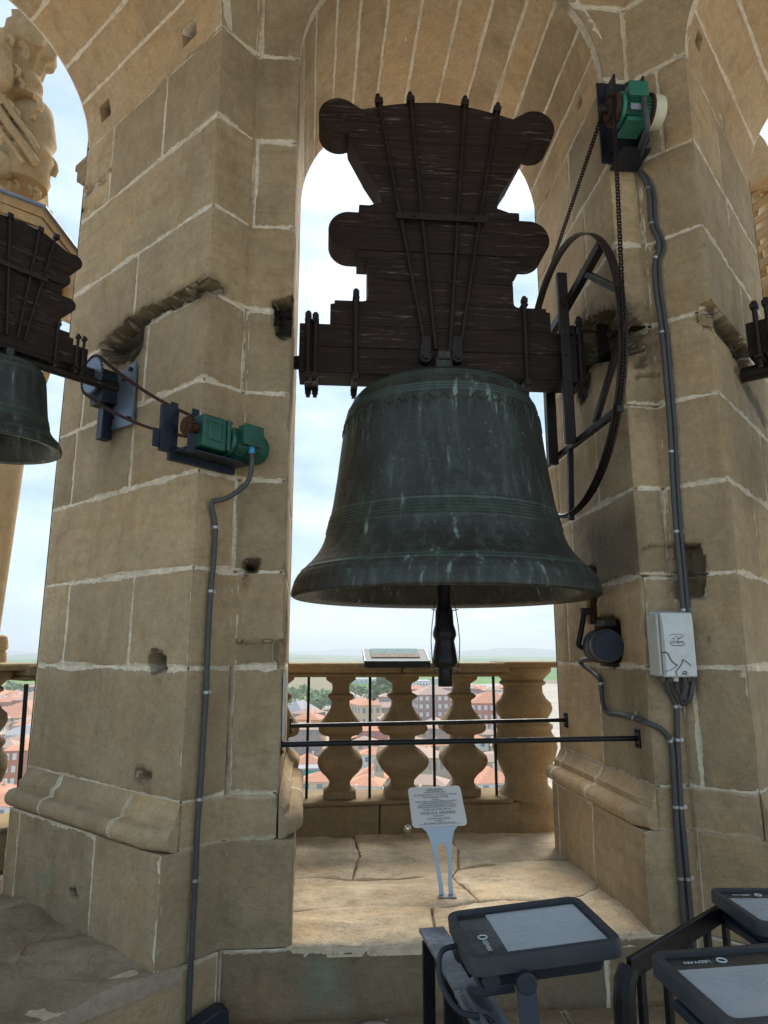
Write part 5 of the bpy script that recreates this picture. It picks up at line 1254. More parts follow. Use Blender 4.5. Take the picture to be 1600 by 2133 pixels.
# yoke bracket of floodlight 1
br1 = aZ(985, 2040, .885); foot = Vector((.37, 1.62, .885))
for (a, b_, w_) in ((F1(-.135, .035, -.045), Vector((.335, 1.62, .890)), .034), (F1(-.05, -.130, -.050), Vector((.37, 1.30, .80)), .036)):
    d = (b_-a); L_ = d.length; d.normalize(); s_ = d.cross(Vector((0, 1, 0))).normalized(); R_ = Matrix((s_, d.cross(s_), d)).transposed()
    MB().box((a+b_)/2, (w_, .006, L_), R_).build('bracket_arm', M_FLD, T1, smooth=0, bevel=.002)
for q_ in (F1(-.05, -.127, -.045), F1(-.137, .03, -.045)): MB().tube([q_-Vector((0, .014, 0)), q_+Vector((0, .014, 0))], .019, 14).build('pivot_knob', M_FLD, T1, smooth=40, bevel=.002)
MB().tube(resample([F1(-.150, .01, -.025), F1(-.185, -.0, -.03), F1(-.192, -.02, -.075), F1(-.165, -.05, -.115), F1(-.115, -.07, -.125), F1(-.105, -.08, -.155)], .01), .0055, 8).build('cable', M_FLD, T1)
MB().tube([F1(-.11, -.104, -.045), F1(-.11, -.112, -.045)], .018, 6).build('plug', M_FLD, T1, smooth=30)
T2, F2 = floodlight('grey floodlight at the bottom right corner, nearest to the viewer', (.590+.15, 1.335-.125, 1.035), (1, .02, .02), (0, 1, .01), strip='top')
for a, b_ in ((F2(-.10, -.02, -.06), F2(-.10, -.02, -.26)), (F2(-.085, .02, -.06), F2(-.075, .04, -.30))):
    MB().box((a+b_)/2, (.030, .008, (a-b_).length)).build('bracket_arm', M_FLD, T2, smooth=0, bevel=.002)
MB().tube([F2(-.12, -.02, -.075), F2(-.08, -.02, -.075)], .022, 14).build('pivot_knob', M_FLD, T2, smooth=40)
T3, F3 = floodlight('grey floodlight at the right edge, partly out of view above the black rail', (1.045+.15, 1.965-.13, .930), (1, -.045, -.015), (.02, 1, .01), strip='top')
MB().box(F3(-.02, .0, -.14), (.03, .03, .14)).build('bracket_arm', M_FLD, T3, smooth=0, bevel=.002)
# --- black stair railings
rl = thing('stair_railing', 'black railing with shiny flat top bar under the left floodlight', 'railing', (.3, 1.7, FLOOR), group=None)
ra, rb_ = Vector((.285, 1.915, .872)), Vector((.345, 1.25, .872)); dr_ = (rb_-ra)
dn_ = dr_.normalized(); sd__ = Vector((dn_.y, -dn_.x, 0))
Rr_ = Matrix((sd__, dn_, Vector((0, 0, 1)))).transposed()
MB().box(ra+dn_*.165, (.066, .33, .010), Rr_).build('top_bar', M_STEEL, rl, smooth=0, bevel=.002)
MB().box(ra+dn_*.52, (.070, .37, .012), Rr_).build('top_bar', M_STEEL, rl, smooth=0, bevel=.002)
for s_ in (-1, 1): MB().box(ra+dn_*.52+sd__*(s_*.018)+Vector((0, 0, .012)), (.006, .37, .012), Rr_).build('channel_lip', M_STEEL, rl, smooth=0)
for i in range(7):
    p = ra+dn_*(.012+.085*i)+sd__*(-.045); MB().box((p.x, p.y, .35), (.030, .030, .98), Rr_).build('baluster_bar', M_BL, rl, smooth=0, bevel=.002)
    if i == 0: MB().prism([ra+sd__*(.0)+Vector((0, 0, -.006)), ra-sd__*(-.0)+sd__*(-.060)+Vector((0, 0, -.085)), ra+sd__*(-.060)+Vector((0, 0, -.13)), ra+sd__*(.0)+Vector((0, 0, -.05))], dn_*.03).build('shoulder', M_BL, rl, smooth=0)
MB().box(ra+dn_*.3+sd__*(-.012)+Vector((0, 0, -.06)), (.012, .60, .05), Rr_).build('side_rail', M_BL, rl, smooth=0)
for i in range(3):
    p = ra+dn_*(.05+.2*i)+sd__*(.02); MB().box((p.x, p.y, .40), (.030, .012, .93), Rr_).build('baluster_bar', M_BL, rl, smooth=0, bevel=.002)
r2 = thing('stair_railing', 'black iron railing with rounded corner behind the right floodlights', 'railing', (.9, 1.8, FLOOR))
tp = [aZ(1300, 2012, .87), aZ(1370, 1966, .87), aZ(1500, 1903, .87)]
a, b_ = tp[0], tp[2]; a.z -= .012; d = (b_-a); ex = d.normalized(); sdv = Vector((-ex.y, ex.x, 0))
Rz = Matrix((ex, sdv, Vector((0, 0, 1)))).transposed()
MB().box((a+b_)/2+ex*.03, (d.length+.02, .014, .046), Rz).build('top_bar', M_BL, r2, smooth=0, bevel=.003)
MB().tube([a+ex*.02+Vector((0, 0, 0)), a-ex*.0+Vector((0, 0, -.02)), a-ex*.008+Vector((0, 0, -.06)), a-ex*.008+Vector((0, 0, -.6))], .024, 10).build('corner_post', M_BL, r2)
for f_ in (.14, .38, .60, .83, 1.05):
    p = a+d*f_; MB().box((p.x, p.y, p.z-.36), (.022, .014, .70), Rz).build('baluster_bar', M_BL, r2, smooth=0, bevel=.002)
e2 = Vector((1.20, 1.72, .80)); d2 = e2-b_; MB().box((b_+e2)/2, (d2.length, .014, .044), Matrix((d2.normalized(), Vector((-d2.y, d2.x, 0)).normalized(), d2.normalized().cross(Vector((-d2.y, d2.x, 0)).normalized()))).transposed()).build('top_bar', M_BL, r2, smooth=0, bevel=.003)
# --- small dark things at the foot of the wall
q = low2(425, 2120, .05); s1 = thing('wall_spotlight', 'dark spotlight head at the bottom edge where the left conduit ends', 'spotlight', (q.x, q.y-.05, FLOOR))
z0 = aY(425, 2112, q.y-.06).z
MB().prism([Vector((q.x-.055, q.y-.10, z0-.14)), Vector((q.x+.06, q.y-.02, z0-.14)), Vector((q.x+.055, q.y-.02, z0-.012)), Vector((q.x+.03, q.y-.04, z0)), Vector((q.x-.055, q.y-.10, z0-.03))], (-.03, .06, 0)).build('housing', M_FLD, s1, smooth=0, bevel=.004)
q = aY(775, 2112, 2.55); s2 = thing('dome_lamp', 'dark rounded lamp at the bottom edge below the green wall stain', 'lamp', (q.x, 2.5, FLOOR))
MB().lathe([(.105, -.16), (.105, -.05), (.098, -.025), (.080, -.008), (.045, .0), (.001, .001)], 32, Matrix.Translation((q.x, 2.50, q.z-.02)), cap=False).build('housing', M_BL, s2, smooth=50)

# ------------------------------------------------------------------ carved stone outside the belfry
def atd(px, py, d): return EYE+ray(px, py)*d
def pxlathe(name, axis, rows, d, par, m=M_STC, n=40, wob=None):
    # rows: (y, radius px) down the axis at depth d
    c = [atd(x, y, d) for x, y in axis]
    prof = []
    for y, r_ in rows:
        q = atd(axis[0][0], y, d); prof.append((r_*d/F_PX, q.z))
    cx_ = sum(p.x for p in c)/len(c); cy_ = sum(p.y for p in c)/len(c)
    return MB().lathe(prof[::-1], n, Matrix.Translation((cx_, cy_, 0)), wob=wob).build(name, m, par, smooth=45)
def pxtube(name, pts, r_, d, par, m=M_STC, dd=None):
    P_ = [atd(x, y, (d if dd is None else dd[i])) for i, (x, y) in enumerate(pts)]
    P_ = resample(P_, .05); rr_a = r_*d/F_PX
    return MB().tube(P_, rr_a, 14).build(name, m, par, smooth=60)
D1 = 6.2
cp = thing('carved_pinnacle', 'golden carved stone pinnacle with urn and scrolls outside the upper left opening', 'pinnacle', tuple(atd(45, 700, D1)))
acan = lambda a, z: 1+.10*math.cos(9*a)+.05*noise.noise(Vector((math.cos(a)*3, math.sin(a)*3, z*6)))
lump = lambda a, z: 1+.16*noise.noise(Vector((math.cos(a)*1.6, math.sin(a)*1.6, z*5)))
pxlathe('urn', [(60, 110), (60, 111)], [(18, 14), (32, 30), (45, 42), (60, 40), (75, 50), (105, 52), (125, 48), (132, 36), (160, 30), (175, 22), (183, 24)], D1, cp, wob=acan)
pxlathe('urn_neck', [(62, 110), (62, 111)], [(170, 26), (186, 32), (196, 33), (204, 27), (222, 28), (228, 34)], D1, cp)
pxlathe('garland', [(66, 250), (66, 251)], [(222, 34), (240, 42), (262, 48), (300, 50), (318, 44), (330, 46), (350, 52), (372, 48), (392, 50), (410, 44)], D1, cp, wob=lump)
for pts, r_ in (([(-30, 150), (0, 195), (26, 235), (60, 280), (84, 322)], 6), ([(-30, 190), (-4, 226), (20, 262), (52, 305), (78, 345)], 9), ([(-30, 235), (0, 272), (30, 312), (52, 345)], 6), ([(-30, 75), (-5, 110), (12, 140), (14, 165), (0, 185), (-20, 180)], 13), ([(-30, 300), (0, 325), (18, 342), (14, 360), (-8, 362)], 12)):
    pxtube('scroll_moulding', pts, r_, D1-.3, cp)
for pts, r_ in (([(92, 236), (104, 262), (106, 290), (96, 312)], 8), ([(96, 326), (110, 340), (112, 358), (100, 372)], 9), ([(40, 345), (70, 352), (96, 372), (100, 392)], 6), ([(50, 20), (78, 40), (96, 66), (100, 100), (92, 122)], 8)):
    pxtube('acanthus_leaf', pts, r_, D1, cp)
MB().prism([atd(-60, 330, 6.6), atd(70, 330, 6.6), atd(88, 430, 6.6), atd(110, 560, 6.6), atd(152, 700, 6.6), atd(60, 760, 6.6), atd(30, 1400, 6.6), atd(-60, 1400, 6.6)], FH*.5).build('shaft', M_STC, cp, smooth=0, bevel=.02) if False else None
MB().prism([atd(-70, 40, D1+.5), atd(36, 60, D1+.5), atd(48, 240, D1+.5), atd(56, 440, D1+.5), atd(-70, 440, D1+.5)], FH*.5).build('backing_stone', M_STC, cp, smooth=0, bevel=.03)
for k_ in range(16):
    a_, b__ = random.Random(k_).uniform(-10, 96), random.Random(k_+50).uniform(60, 400); r1 = random.Random(k_+90).uniform(7, 13)
    pxtube('acanthus_leaf', [(a_*.8, b__), (a_*.8+r1*.9, b__+r1), (a_*.8+r1*.6, b__+r1*2.4), (a_*.8-r1*.4, b__+r1*2.6)], r1*.55, D1-.25, cp)
b = MB()
for (ya, yb2, dx) in ((402, 425, 0), (425, 445, -6), (445, 470, -16), (470, 560, -24)):
    b.prism([atd(-60, ya-28, D1-.4), atd(92+dx, ya+28, D1-.4), atd(92+dx, yb2+28, D1-.4), atd(-60, yb2-28, D1-.4)], FH*.8)
b.build('cornice', M_STC, cp, smooth=0, bevel=.01)
MB().prism([atd(-60, 368, D1-.45), atd(96, 427, D1-.45), atd(96, 432, D1-.45), atd(-60, 374, D1-.45)], FH*.9).build('lead_flashing', M_SL, cp, smooth=0)
pxtube('lead_edge', [(94, 430), (98, 470), (110, 505), (134, 535), (156, 546)], 3.2, D1, cp, M_SL)
pxtube('bracket_scroll', [(92, 440), (94, 480), (106, 515), (128, 548), (142, 580), (146, 612), (138, 640), (118, 655), (104, 645), (106, 628)], 17, D1+.2, cp)
pxtube('bracket_scroll', [(100, 560), (122, 580), (130, 610), (120, 640), (100, 660)], 24, D1+.35, cp)
pxtube('bracket_scroll', [(96, 690), (104, 740), (92, 790), (84, 800)], 8, D1+.35, cp)
pxlathe('column_shaft', [(-5, 1150), (-5, 1151)], [(700, 36), (980, 31), (1200, 24), (1330, 20), (1400, 26)], D1, cp)
pxlathe('ball_finial', [(2, 1350), (2, 1351)], [(1322, 2), (1326, 10), (1334, 12), (1342, 13), (1350, 14), (1356, 9), (1360, 12), (1372, 13), (1390, 12), (1396, 18)], 4.3, cp, n=28)
cp2 = thing('carved_pinnacle', 'pale carved stone scrollwork with pointed finial outside the right opening', 'pinnacle', tuple(atd(1600, 700, D1)))
pxlathe('finial', [(1578, 300), (1578, 301)], [(262, 1), (280, 6), (300, 14), (325, 20), (340, 22), (345, 26), (355, 24), (375, 28), (400, 30)], D1, cp2, wob=lambda a, z: 1+.05*math.cos(6*a))
for pts, r_ in (([(1556, 392), (1580, 372), (1610, 345), (1640, 320)], 8), ([(1556, 415), (1580, 398), (1610, 372), (1640, 350)], 5), ([(1560, 440), (1585, 420), (1615, 398), (1640, 380)], 9), ([(1562, 470), (1588, 452), (1620, 425), (1650, 405)], 7), ([(1566, 500), (1590, 482), (1620, 462), (1650, 440)], 11), ([(1570, 530), (1592, 512), (1625, 490), (1650, 475)], 6), ([(1572, 560), (1595, 545), (1625, 520), (1650, 505)], 9), ([(1578, 600), (1600, 590), (1630, 570), (1650, 560)], 14), ([(1585, 650), (1605, 640), (1650, 620)], 16)):
    pxtube('scroll_moulding', pts, r_, D1, cp2)
MB().prism([atd(1600, 350, D1+.4), atd(1700, 330, D1+.4), atd(1700, 1400, D1+.4), atd(1600, 1400, D1+.4), atd(1588, 640, D1+.4), atd(1566, 400, D1+.4)], FH*.5).build('backing_stone', M_STC, cp2, smooth=0, bevel=.02)
pxlathe('cone_body', [(1622, 300), (1622, 301)], [(372, 20), (400, 40), (480, 56), (560, 50), (640, 44), (760, 42), (900, 40), (1380, 38)], D1+.3, cp2, wob=lump)

# ------------------------------------------------------------------ land, fields, hills
GZ = -48.0
m = mat('fields', rough=1, spec=0); t = NT(m)
mp = t.n('ShaderNodeMapping'); mp.inputs['Scale'].default_value = (1, .42, 1); mp.inputs['Rotation'].default_value = (0, 0, .35); t.l(t.pos, mp.inputs[0])
vo = t.n('ShaderNodeTexVoronoi'); vo.inputs['Scale'].default_value = .0042; t.l(mp.outputs[0], vo.inputs['Vector'])
sp = t.n('ShaderNodeSeparateColor'); t.l(vo.outputs['Color'], sp.inputs[0])
cr = t.n('ShaderNodeValToRGB'); cr.color_ramp.interpolation = 'CONSTANT'
for i, (p, c) in enumerate(((0, (.10, .20, .055)), (.25, (.17, .26, .065)), (.45, (.07, .155, .05)), (.62, (.24, .25, .10)), (.72, (.12, .22, .06)), (.88, (.27, .22, .14)))):
    e = cr.color_ramp.elements[i] if i < 2 else cr.color_ramp.elements.new(p); e.position = p; e.color = (*c, 1)
t.l(sp.outputs[0], cr.inputs[0]); c = t.mix(t.math('MULTIPLY', t.ramp(t.noise(.02, 5, .6), .3, .7), .35), cr.outputs[0], (.06, .12, .04)); t.col(c)
M_FIELD = m
M = MB(); rad_ = [60, 200, 400, 700, 1100, 1700, 2600, 4000, 6000, 9000, 14000, 22000]; n = 96
for r_ in rad_:
    for i in range(n):
        a = 2*math.pi*i/n; x, y = r_*math.sin(a), r_*math.cos(a)
        h = 0 if r_ < 1500 else (fb(x/2600, y/2600, 1)*.5+.35)*min(1, (r_-1500)/4500)*46
        M.v.append((x, y, GZ+h))
for j in range(len(rad_)-1):
    for i in range(n): i2 = (i+1) % n; M.f.append((j*n+i, j*n+i2, (j+1)*n+i2, (j+1)*n+i))
M.f.append(tuple(range(n))); M.build('terrain', M_FIELD, None, smooth=60, kind='structure')
M = MB(); ms_hill = mat('hill_green', rough=1, spec=0); t = NT(ms_hill); t.col(t.mix(t.ramp(t.noise(.004, 5, .6), .4, .6), (.055, .10, .05), (.17, .18, .10)))
def ridge(R0, az0, az1, hmax, seed, nseg=90):
    M = MB(); rows_ = 6
    for j in range(rows_):
        f = j/(rows_-1)
        for i in range(nseg+1):
            a = math.radians(az0+(az1-az0)*i/nseg); r_ = R0+f*1800; e_ = math.sin(math.pi*i/nseg)**.5
            h = max(0, (fb(a*9+seed, 1.3, seed, 5)*.5+.55))*hmax*math.sin(math.pi*min(1, f*.62))*e_
            M.v.append((r_*math.sin(a), r_*math.cos(a), GZ+h-2))
    for j in range(rows_-1):
        for i in range(nseg): k = j*(nseg+1)+i; M.f.append((k, k+1, k+nseg+2, k+nseg+1))
    return M.build('hills', ms_hill, None, smooth=60, kind='structure')
ridge(6500, -40, 4, 118, 3); ridge(8000, 6, 34, 128, 9); ridge(11500, -50, 48, 150, 5)
# town ground
tg = mat('town_ground', (.30, .28, .25), 1, spec=0); t = NT(tg); t.col(t.mix(t.ramp(t.noise(.06, 5, .6), .4, .62), (.36, .33, .30), (.48, .42, .34)))
M = MB(); P_ = [(-500, -500), (500, -500), (620, 0), (560, 420), (520, 900), (330, 1180), (60, 980), (-60, 700), (-130, 640), (-560, 900), (-800, 600), (-760, 0)]
M.add([Vector((x, y, GZ+.25)) for x, y in P_], [tuple(range(len(P_)))]); M.build('town_ground', tg, None, smooth=0, kind='structure')

# ------------------------------------------------------------------ town
def tile_mat(name, c1, c2, c3):
    m = mat(name, rough=.95, spec=.1); t = NT(m); inf = t.n('ShaderNodeObjectInfo').outputs['Random']
    n = t.noise(1.3, 5, .65); n2 = t.noise(9, 3, .6); b = t.mix(t.ramp(inf, .1, .9), c1, c2); b = t.mix(t.ramp(n, .45, .7), b, c3); b = t.mix(t.math('MULTIPLY', t.ramp(n2, .35, .65), .5), b, t.mix(1.0, b, (.72, .68, .66), 'MULTIPLY')); t.col(b); return m
M_RF = tile_mat('terracotta_roof', (.62, .29, .17), (.56, .27, .18), (.64, .36, .24)); M_RF2 = tile_mat('old_tile_roof', (.46, .32, .26), (.50, .36, .29), (.42, .32, .28)); M_RF3 = tile_mat('grey_roof', (.36, .35, .37), (.42, .41, .43), (.33, .33, .36))
def wallm(name, c):
    m = mat(name, c, .95, spec=.1); t = NT(m); t.col(t.mix(t.math('MULTIPLY', t.ramp(t.noise(.8, 5, .65), .4, .7), .35), c, (c[0]*.7, c[1]*.68, c[2]*.65))); return m
WC = dict(cream=wallm('cream_render', (.62, .53, .38)), white=wallm('white_render', (.70, .69, .66)), orange=wallm('orange_render', (.66, .37, .15)), brick=wallm('red_brick', (.52, .25, .18)), brown=wallm('brown_brick', (.38, .30, .27)), stone=wallm('town_stone', (.46, .41, .31)), teal=wallm('teal_panel', (.06, .42, .36)), pink=wallm('pink_render', (.60, .42, .35)))
M_WIN = mat('window_glass', (.20, .25, .30), .25); M_WINL = mat('window_shutter', (.62, .64, .64), .6)
def house(label, x, y, rz, W_, D_, H_, wm, rm, hip=.35, floors=3, bays=4, group=None, flat=False, winm=None, each=False, eave=.5, sides=True):
    T = thing('house', label, 'house', (x, y, GZ+.2), rz, group=group, world=False)
    MB().box((0, 0, H_/2), (W_, D_, H_)).build('wall', wm, T, smooth=0)
    e = eave; rh = hip*min(W_, D_)/2
    if flat: r_ = MB().box((0, 0, H_+.4), (W_+e, D_+e, .8)).build('roof', rm, T, smooth=0)
    else:
        a, b_ = W_/2+e, D_/2+e; rl_ = max(0, W_/2-D_/2) if W_ > D_ else 0; rd_ = max(0, D_/2-W_/2) if D_ > W_ else 0
        M = MB(); M.add([(-a, -b_, H_), (a, -b_, H_), (a, b_, H_), (-a, b_, H_), (-rl_-.01, -rd_-.01, H_+rh), (rl_+.01, -rd_-.01, H_+rh), (rl_+.01, rd_+.01, H_+rh), (-rl_-.01, rd_+.01, H_+rh)],
                    [(3, 2, 1, 0), (0, 1, 5, 4), (1, 2, 6, 5), (2, 3, 7, 6), (3, 0, 4, 7), (4, 5, 6, 7)]); r_ = M.build('roof', rm, T, smooth=0)
        MB().box((W_*.2, D_*.1, H_+rh*.8+.3), (.7, .7, 1.6)).build('chimney', WC['white'], r_, smooth=0)
    wm2 = winm or M_WIN; fh = H_/floors
    Mw = MB(); cnt = 0
    for f in range(floors):
        for b2 in range(bays):
            xx = -W_/2+W_*(b2+.5)/bays; zz_ = fh*(f+.52); ww = min(W_/bays*.42, 2.0); hh = fh*.46
            if each: 
                fr_ = MB().box((xx, -D_/2-.04, zz_), (ww+.3, .10, hh+.3)).build('window', M_WINL, T, smooth=0); MB().box((xx, -D_/2-.11, zz_), (ww, .05, hh)).build('pane', wm2, fr_, smooth=0)
            else: Mw.box((xx, -D_/2-.05, zz_), (ww, .12, hh))
        if sides:
            nb2 = max(1, int(bays*D_/W_))
            for b2 in range(nb2):
                yy = -D_/2+D_*(b2+.5)/nb2; zz_ = fh*(f+.52)
                for s_ in (-1, 1): Mw.box((s_*(W_/2+.05), yy, zz_), (.12, min(D_/nb2*.42, 2), fh*.46))
    if Mw.v: Mw.build('windows', wm2, T, smooth=0, kind='stuff')
    return T
def gpos(px, py): q = aZ(px, py, GZ+.2); return q.x, q.y
def sized(px0, px1, pyb, pyt, eave_only=True):
    x, y = gpos((px0+px1)/2, pyb); d = (Vector((x, y, GZ))-EYE).dot(FW); W_ = (px1-px0)*d/F_PX; H_ = (pyb-pyt)*d/F_PX*.98
    return x, y, W_, H_
def H(label, px0, px1, pyb, pyt, wm, rm, dep=12, rz=0, **k):
    x, y, W_, H_ = sized(px0, px1, pyb, pyt); a = math.atan2(x, y); rz = math.radians(rz)-a*.0
    return house(label, x, y+dep/2, rz, W_, dep, max(3, H_), wm, rm, **k)
H('red brick apartment block with rows of white windows, right of the third baluster', 985, 1078, 1545, 1466, WC['brick'], M_RF, 22, rz=-6, floors=4, bays=7, each=True, hip=.55, winm=mat('pale_blind', (.62, .70, .78), .5))
H('brown apartment block with white windows, seen beyond the second and third balusters', 868, 948, 1530, 1448, WC['brown'], M_RF2, 24, rz=4, floors=5, bays=6, each=True, hip=.5, winm=mat('pale_blind_two', (.70, .70, .68), .5))
H('smaller brown apartment block left of the middle baluster', 792, 822, 1512, 1452, WC['brown'], M_RF2, 14, floors=4, bays=2, each=True, hip=.4)
H('cream gabled building with orange roof right of the first baluster', 735, 782, 1540, 1470, WC['cream'], M_RF, 26, rz=18, floors=3, bays=3, hip=.5)
H('orange rendered house with terracotta roof behind the upper rail', 612, 672, 1560, 1500, WC['orange'], M_RF, 16, rz=-14, floors=2, bays=1, hip=.5, sides=False)
H('low barn with a mauve grey roof at the left end of the view', 596, 648, 1500, 1484, WC['pink'], M_RF3, 34, rz=-20, floors=1, bays=3, hip=.8)
H('white building with teal panels low behind the first iron bar', 618, 684, 1642, 1606, WC['teal'], M_RF3, 9, rz=5, floors=1, bays=4, flat=True)
H('white building with terracotta roof behind the first and second bars', 612, 668, 1606, 1596, WC['white'], M_RF, 13, rz=4, floors=1, bays=3, hip=.6)
H('long house with bright orange tile roof between first and second balusters', 748, 815, 1650, 1622, WC['stone'], M_RF, 16, rz=-12, floors=2, bays=3, hip=.62)
H('large stone house with orange roof behind the fourth bar', 985, 1080, 1668, 1632, WC['white'], M_RF, 20, rz=10, floors=2, bays=3, hip=.5)
H('white flat topped house right of the third baluster', 1010, 1082, 1612, 1580, WC['white'], M_RF2, 14, rz=0, floors=2, bays=3, hip=.3)
H('pale stone church nave between second and third balusters', 868, 930, 1650, 1580, WC['stone'], M_RF2, 30, rz=20, floors=2, bays=4, hip=.3)
H('red brick apartment block with balconies at the left edge', -10, 62, 1668, 1566, WC['brick'], M_RF, 16, rz=12, floors=4, bays=5, each=True, hip=.3, winm=mat('pale_blind_three', (.66, .70, .66), .5))
H('long grey roofed hall beyond the red block at the left edge', -20, 75, 1560, 1532, WC['white'], M_RF3, 40, rz=8, floors=1, bays=4, hip=.35)
H('wide red roofed house at the left edge beneath the coping', -30, 80, 1520, 1492, WC['pink'], M_RF, 44, rz=-8, floors=2, bays=6, hip=.5)
for i, (a, b_, c_, d_, nm) in enumerate(((722, 800, 1424, 1416, 'first'), (850, 900, 1432, 1420, 'second'), (905, 950, 1424, 1415, 'third'), (960, 1010, 1446, 1430, 'fourth'))):
    H('long white industrial shed near the fields, %s from the left' % nm, a, b_, c_, d_, WC['white'], M_RF3, 60, rz=-5+3*i, floors=1, bays=8, flat=True)
# church spire between the balusters
x, y = gpos(789, 1655); st_ = thing('church_tower', 'small grey stone church tower with pointed top between first and second balusters', 'tower', (x, y, GZ+.2), world=False)
MB().box((0, 0, 5.5), (3.4, 3.4, 11)).build('shaft', WC['stone'], st_, smooth=0); MB().lathe([(2.2, 11), (2.0, 12.0), (1.1, 13.6), (.8, 15), (.05, 17)], 8).build('spire', WC['stone'], st_, smooth=0)
for s_ in (-.7, .7): MB().box((s_, -1.72, 9.0), (.7, .12, 2.0)).build('belfry_opening', M_WIN, st_, smooth=0)
# the rest of the town: a few house kinds, copied
random.seed(11)
kinds = []
for i, (wm, rm, W_, D_, H_, fl_, by2, lb) in enumerate(((WC['cream'], M_RF, 13, 10, 9, 3, 3, 'cream house with terracotta roof among the crowded roofs of the town'), (WC['white'], M_RF, 11, 12, 8, 2, 2, 'white house with terracotta roof among the crowded roofs of the town'), (WC['stone'], M_RF2, 15, 10, 8, 2, 4, 'stone house with faded tile roof among the crowded roofs of the town'), (WC['pink'], M_RF2, 12, 11, 10, 3, 3, 'pink house with faded tile roof among the crowded roofs of the town'), (WC['brick'], M_RF, 18, 12, 13, 4, 5, 'taller red brick block among the crowded roofs of the town'), (WC['brown'], M_RF2, 20, 13, 14, 4, 6, 'taller brown block among the crowded roofs of the town'))):
    kinds.append((house(lb, 0, 0, 0, W_, D_, H_, wm, rm, floors=fl_, bays=by2, hip=.45, group='houses crowding the old town'), max(W_, D_)))
taken = [(o.location.x, o.location.y, 24) for o in bpy.data.objects if o.name.startswith('house') and o.type == 'EMPTY' and o not in [k[0] for k in kinds]]
used = [False]*len(kinds); cnt = 0
KL = ['cream house, terracotta roof', 'white house, terracotta roof', 'stone house, faded roof', 'pink house, faded roof', 'tall red brick block', 'tall brown block']
for gy in range(0, 40):
    dist = 150+gy*22 if gy < 30 else 150+30*22+(gy-30)*40
    for gx in range(-30, 26):
        az = None; x = gx*16.5+random.uniform(-3, 3)+(gy % 2)*8; y = dist+random.uniform(-4, 4)
        v = Vector((x, y, GZ+8))-EYE; zc2 = v.dot(FW); px = 800+F_PX*v.dot(RT)/zc2; py = 1066.5-F_PX*v.dot(UP)/zc2
        if not ((590 < px < 1110) or (-40 < px < 90)) or py < 1440 or py > 1690: continue
        if py < 1500 and 590 < px < 780: continue
        if any(math.hypot(x-a, y-b_) < r_ for a, b_, r_ in taken): continue
        k = random.choice([0, 0, 1, 1, 2, 2, 3, 4, 5]); 
        if py > 1560 and k > 3: k = 2
        o = kinds[k][0] if not used[k] else copy_tree(kinds[k][0]); used[k] = True; cnt += 1
        o.location = (x, y, GZ+.2); o.rotation_euler = (0, 0, random.choice([0, 1.57, .3, -.25, 1.2])+random.uniform(-.1, .1)); taken.append((x, y, 12))
        gap = 'at the left edge' if px < 300 else 'left of the first bar' if px < 641 else 'beside the first baluster' if px < 725 else 'at the second bar' if px < 800 else 'beside the middle baluster' if px < 870 else 'at the third bar' if px < 925 else 'beside the third baluster' if px < 1000 else 'at the fourth bar' if px < 1060 else 'beside the round pedestal'
        row = 'farthest row' if py < 1470 else 'above the upper rail' if py < 1505 else 'between the two rails' if py < 1548 else 'just under the lower rail' if py < 1600 else 'lowest row'
        o['label'] = KL[k] + ', ' + gap + ', ' + row
for i, k in enumerate(kinds):
    if not used[i]:
        for ch in KIDS(k[0]):
            for c2 in KIDS(ch): bpy.data.objects.remove(c2)
            bpy.data.objects.remove(ch)
        bpy.data.objects.remove(k[0])
# trees
def leaf_mat():
    m = mat('foliage', rough=.9, spec=.1); t = NT(m); inf = t.n('ShaderNodeObjectInfo').outputs['Random']; t.col(t.mix(t.ramp(t.noise(.5, 3), .4, .6), t.mix(inf, (.15, .24, .11), (.21, .31, .13)), (.27, .36, .16))); return m
M_LF = leaf_mat(); M_TK = mat('bark', (.12, .09, .06), .9)
def tree(label, x, y, h, w_, n, seed, group):
    random.seed(seed); T = thing('tree', label, 'tree', (x, y, GZ+.2), world=False, group=group)
    MB().tube([(0, 0, 0), (.1, 0, h*.4), (0, .1, h*.7)], [h*.03, h*.022, h*.008], 7).build('trunk', M_TK, T)
    M = MB(); cl_ = [(random.uniform(-.6, .6)*w_, random.uniform(-.6, .6)*w_, random.uniform(.35, .9)*h, random.uniform(.25, .45)*w_) for _ in range(9)]
    for i in range(n):
        c_ = random.choice(cl_); d = Vector((random.gauss(0, 1), random.gauss(0, 1), random.gauss(0, 1))).normalized()*c_[3]*random.uniform(.6, 1.05); p = Vector(c_[:3])+d
        a = Vector((random.uniform(-1, 1), random.uniform(-1, 1), random.uniform(-1, 1))).normalized(); b_ = a.cross(Vector((random.uniform(-1, 1), .3, 1))).normalized(); s_ = .05*h*random.uniform(.6, 1.3)
        M.add([p-a*s_-b_*s_*.6, p+a*s_-b_*s_*.6, p+a*s_+b_*s_*.6, p-a*s_+b_*s_*.6], [(0, 1, 2, 3)])
    M.build('crown', M_LF, T, smooth=0); return T
tt = []
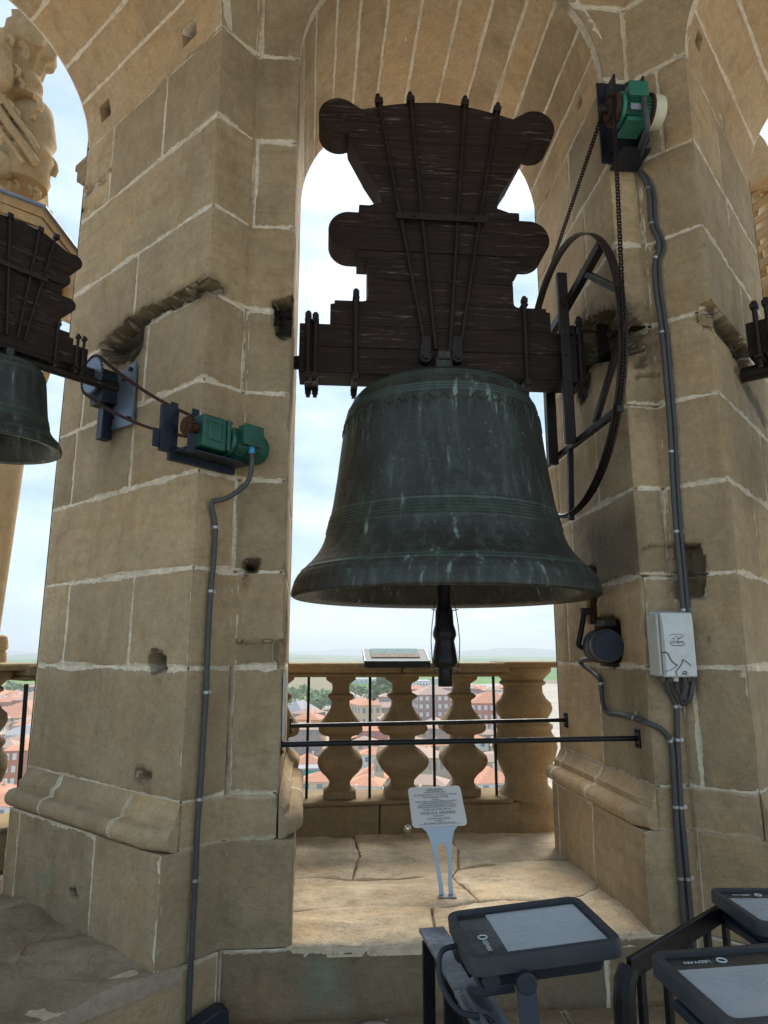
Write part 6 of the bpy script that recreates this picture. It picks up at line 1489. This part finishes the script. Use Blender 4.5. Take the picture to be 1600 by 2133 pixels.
spots = [(803, 1490, 22, 'tall poplar like tree left of the brown blocks'), (789, 1480, 17, 'green tree standing left of the tallest tree'), (816, 1486, 15, 'green tree between the tallest tree and the brown block')]
for i, (px, py, h, lb) in enumerate(spots):
    x, y = gpos(px, py); tree(lb, x, y, h*1.5, h*.55, 700, i, None)
x, y = gpos(660, 1470); base = tree('round green tree in the belt between the houses and the fields', x, y, 11, 5.5, 450, 9, 'trees in the belt before the fields')
random.seed(5)
for i in range(58):
    px = random.uniform(596, 800) if i < 44 else random.uniform(-10, 80); pxx = px; py = random.uniform(1450, 1486) if i < 44 else random.uniform(1436, 1462)
    c_ = copy_tree(base); x, y = gpos(px, py); c_.location = (x, y, GZ+.2); s_ = random.uniform(.7, 1.5); c_.scale = (s_*1.2, s_*1.2, s_); c_.rotation_euler = (0, 0, random.uniform(0, 6)); c_['label'] = ('tall' if s_ > 1.2 else 'low' if s_ < .95 else 'middle sized')+' green tree '+('at the left edge' if px < 300 else 'left of the first bar' if px < 641 else 'right of the first bar' if px < 680 else 'behind the first baluster' if px < 735 else 'around the second bar')+(', nearer row of the belt' if py > 1468 else ', farther row of the belt')
for i in range(9):
    c_ = copy_tree(base); x, y = gpos(random.uniform(1040, 1085), random.uniform(1552, 1580)); c_.location = (x, y, GZ+.2); c_.rotation_euler = (0, 0, i); c_.scale = (.8, .8, .8)
    c_['label'] = 'small green tree in the street beside the big round pedestal'; c_['group'] = 'street trees by the pedestal'
# ------------------------------------------------------------------ haze
hz = MB().box((0, 5000, 75), (52000, 52000, 300)).build('haze', mat('haze', (1, 1, 1)), None, smooth=0, kind='stuff')
hm_ = hz.active_material; nt2 = hm_.node_tree; nt2.nodes.clear(); pv = nt2.nodes.new('ShaderNodeVolumePrincipled'); pv.inputs['Color'].default_value = (.80, .88, .96, 1); pv.inputs['Density'].default_value = 1.9e-4; pv.inputs['Anisotropy'].default_value = .2
oo = nt2.nodes.new('ShaderNodeOutputMaterial'); nt2.links.new(pv.outputs[0], oo.inputs['Volume'])
bpy.context.view_layer.update()
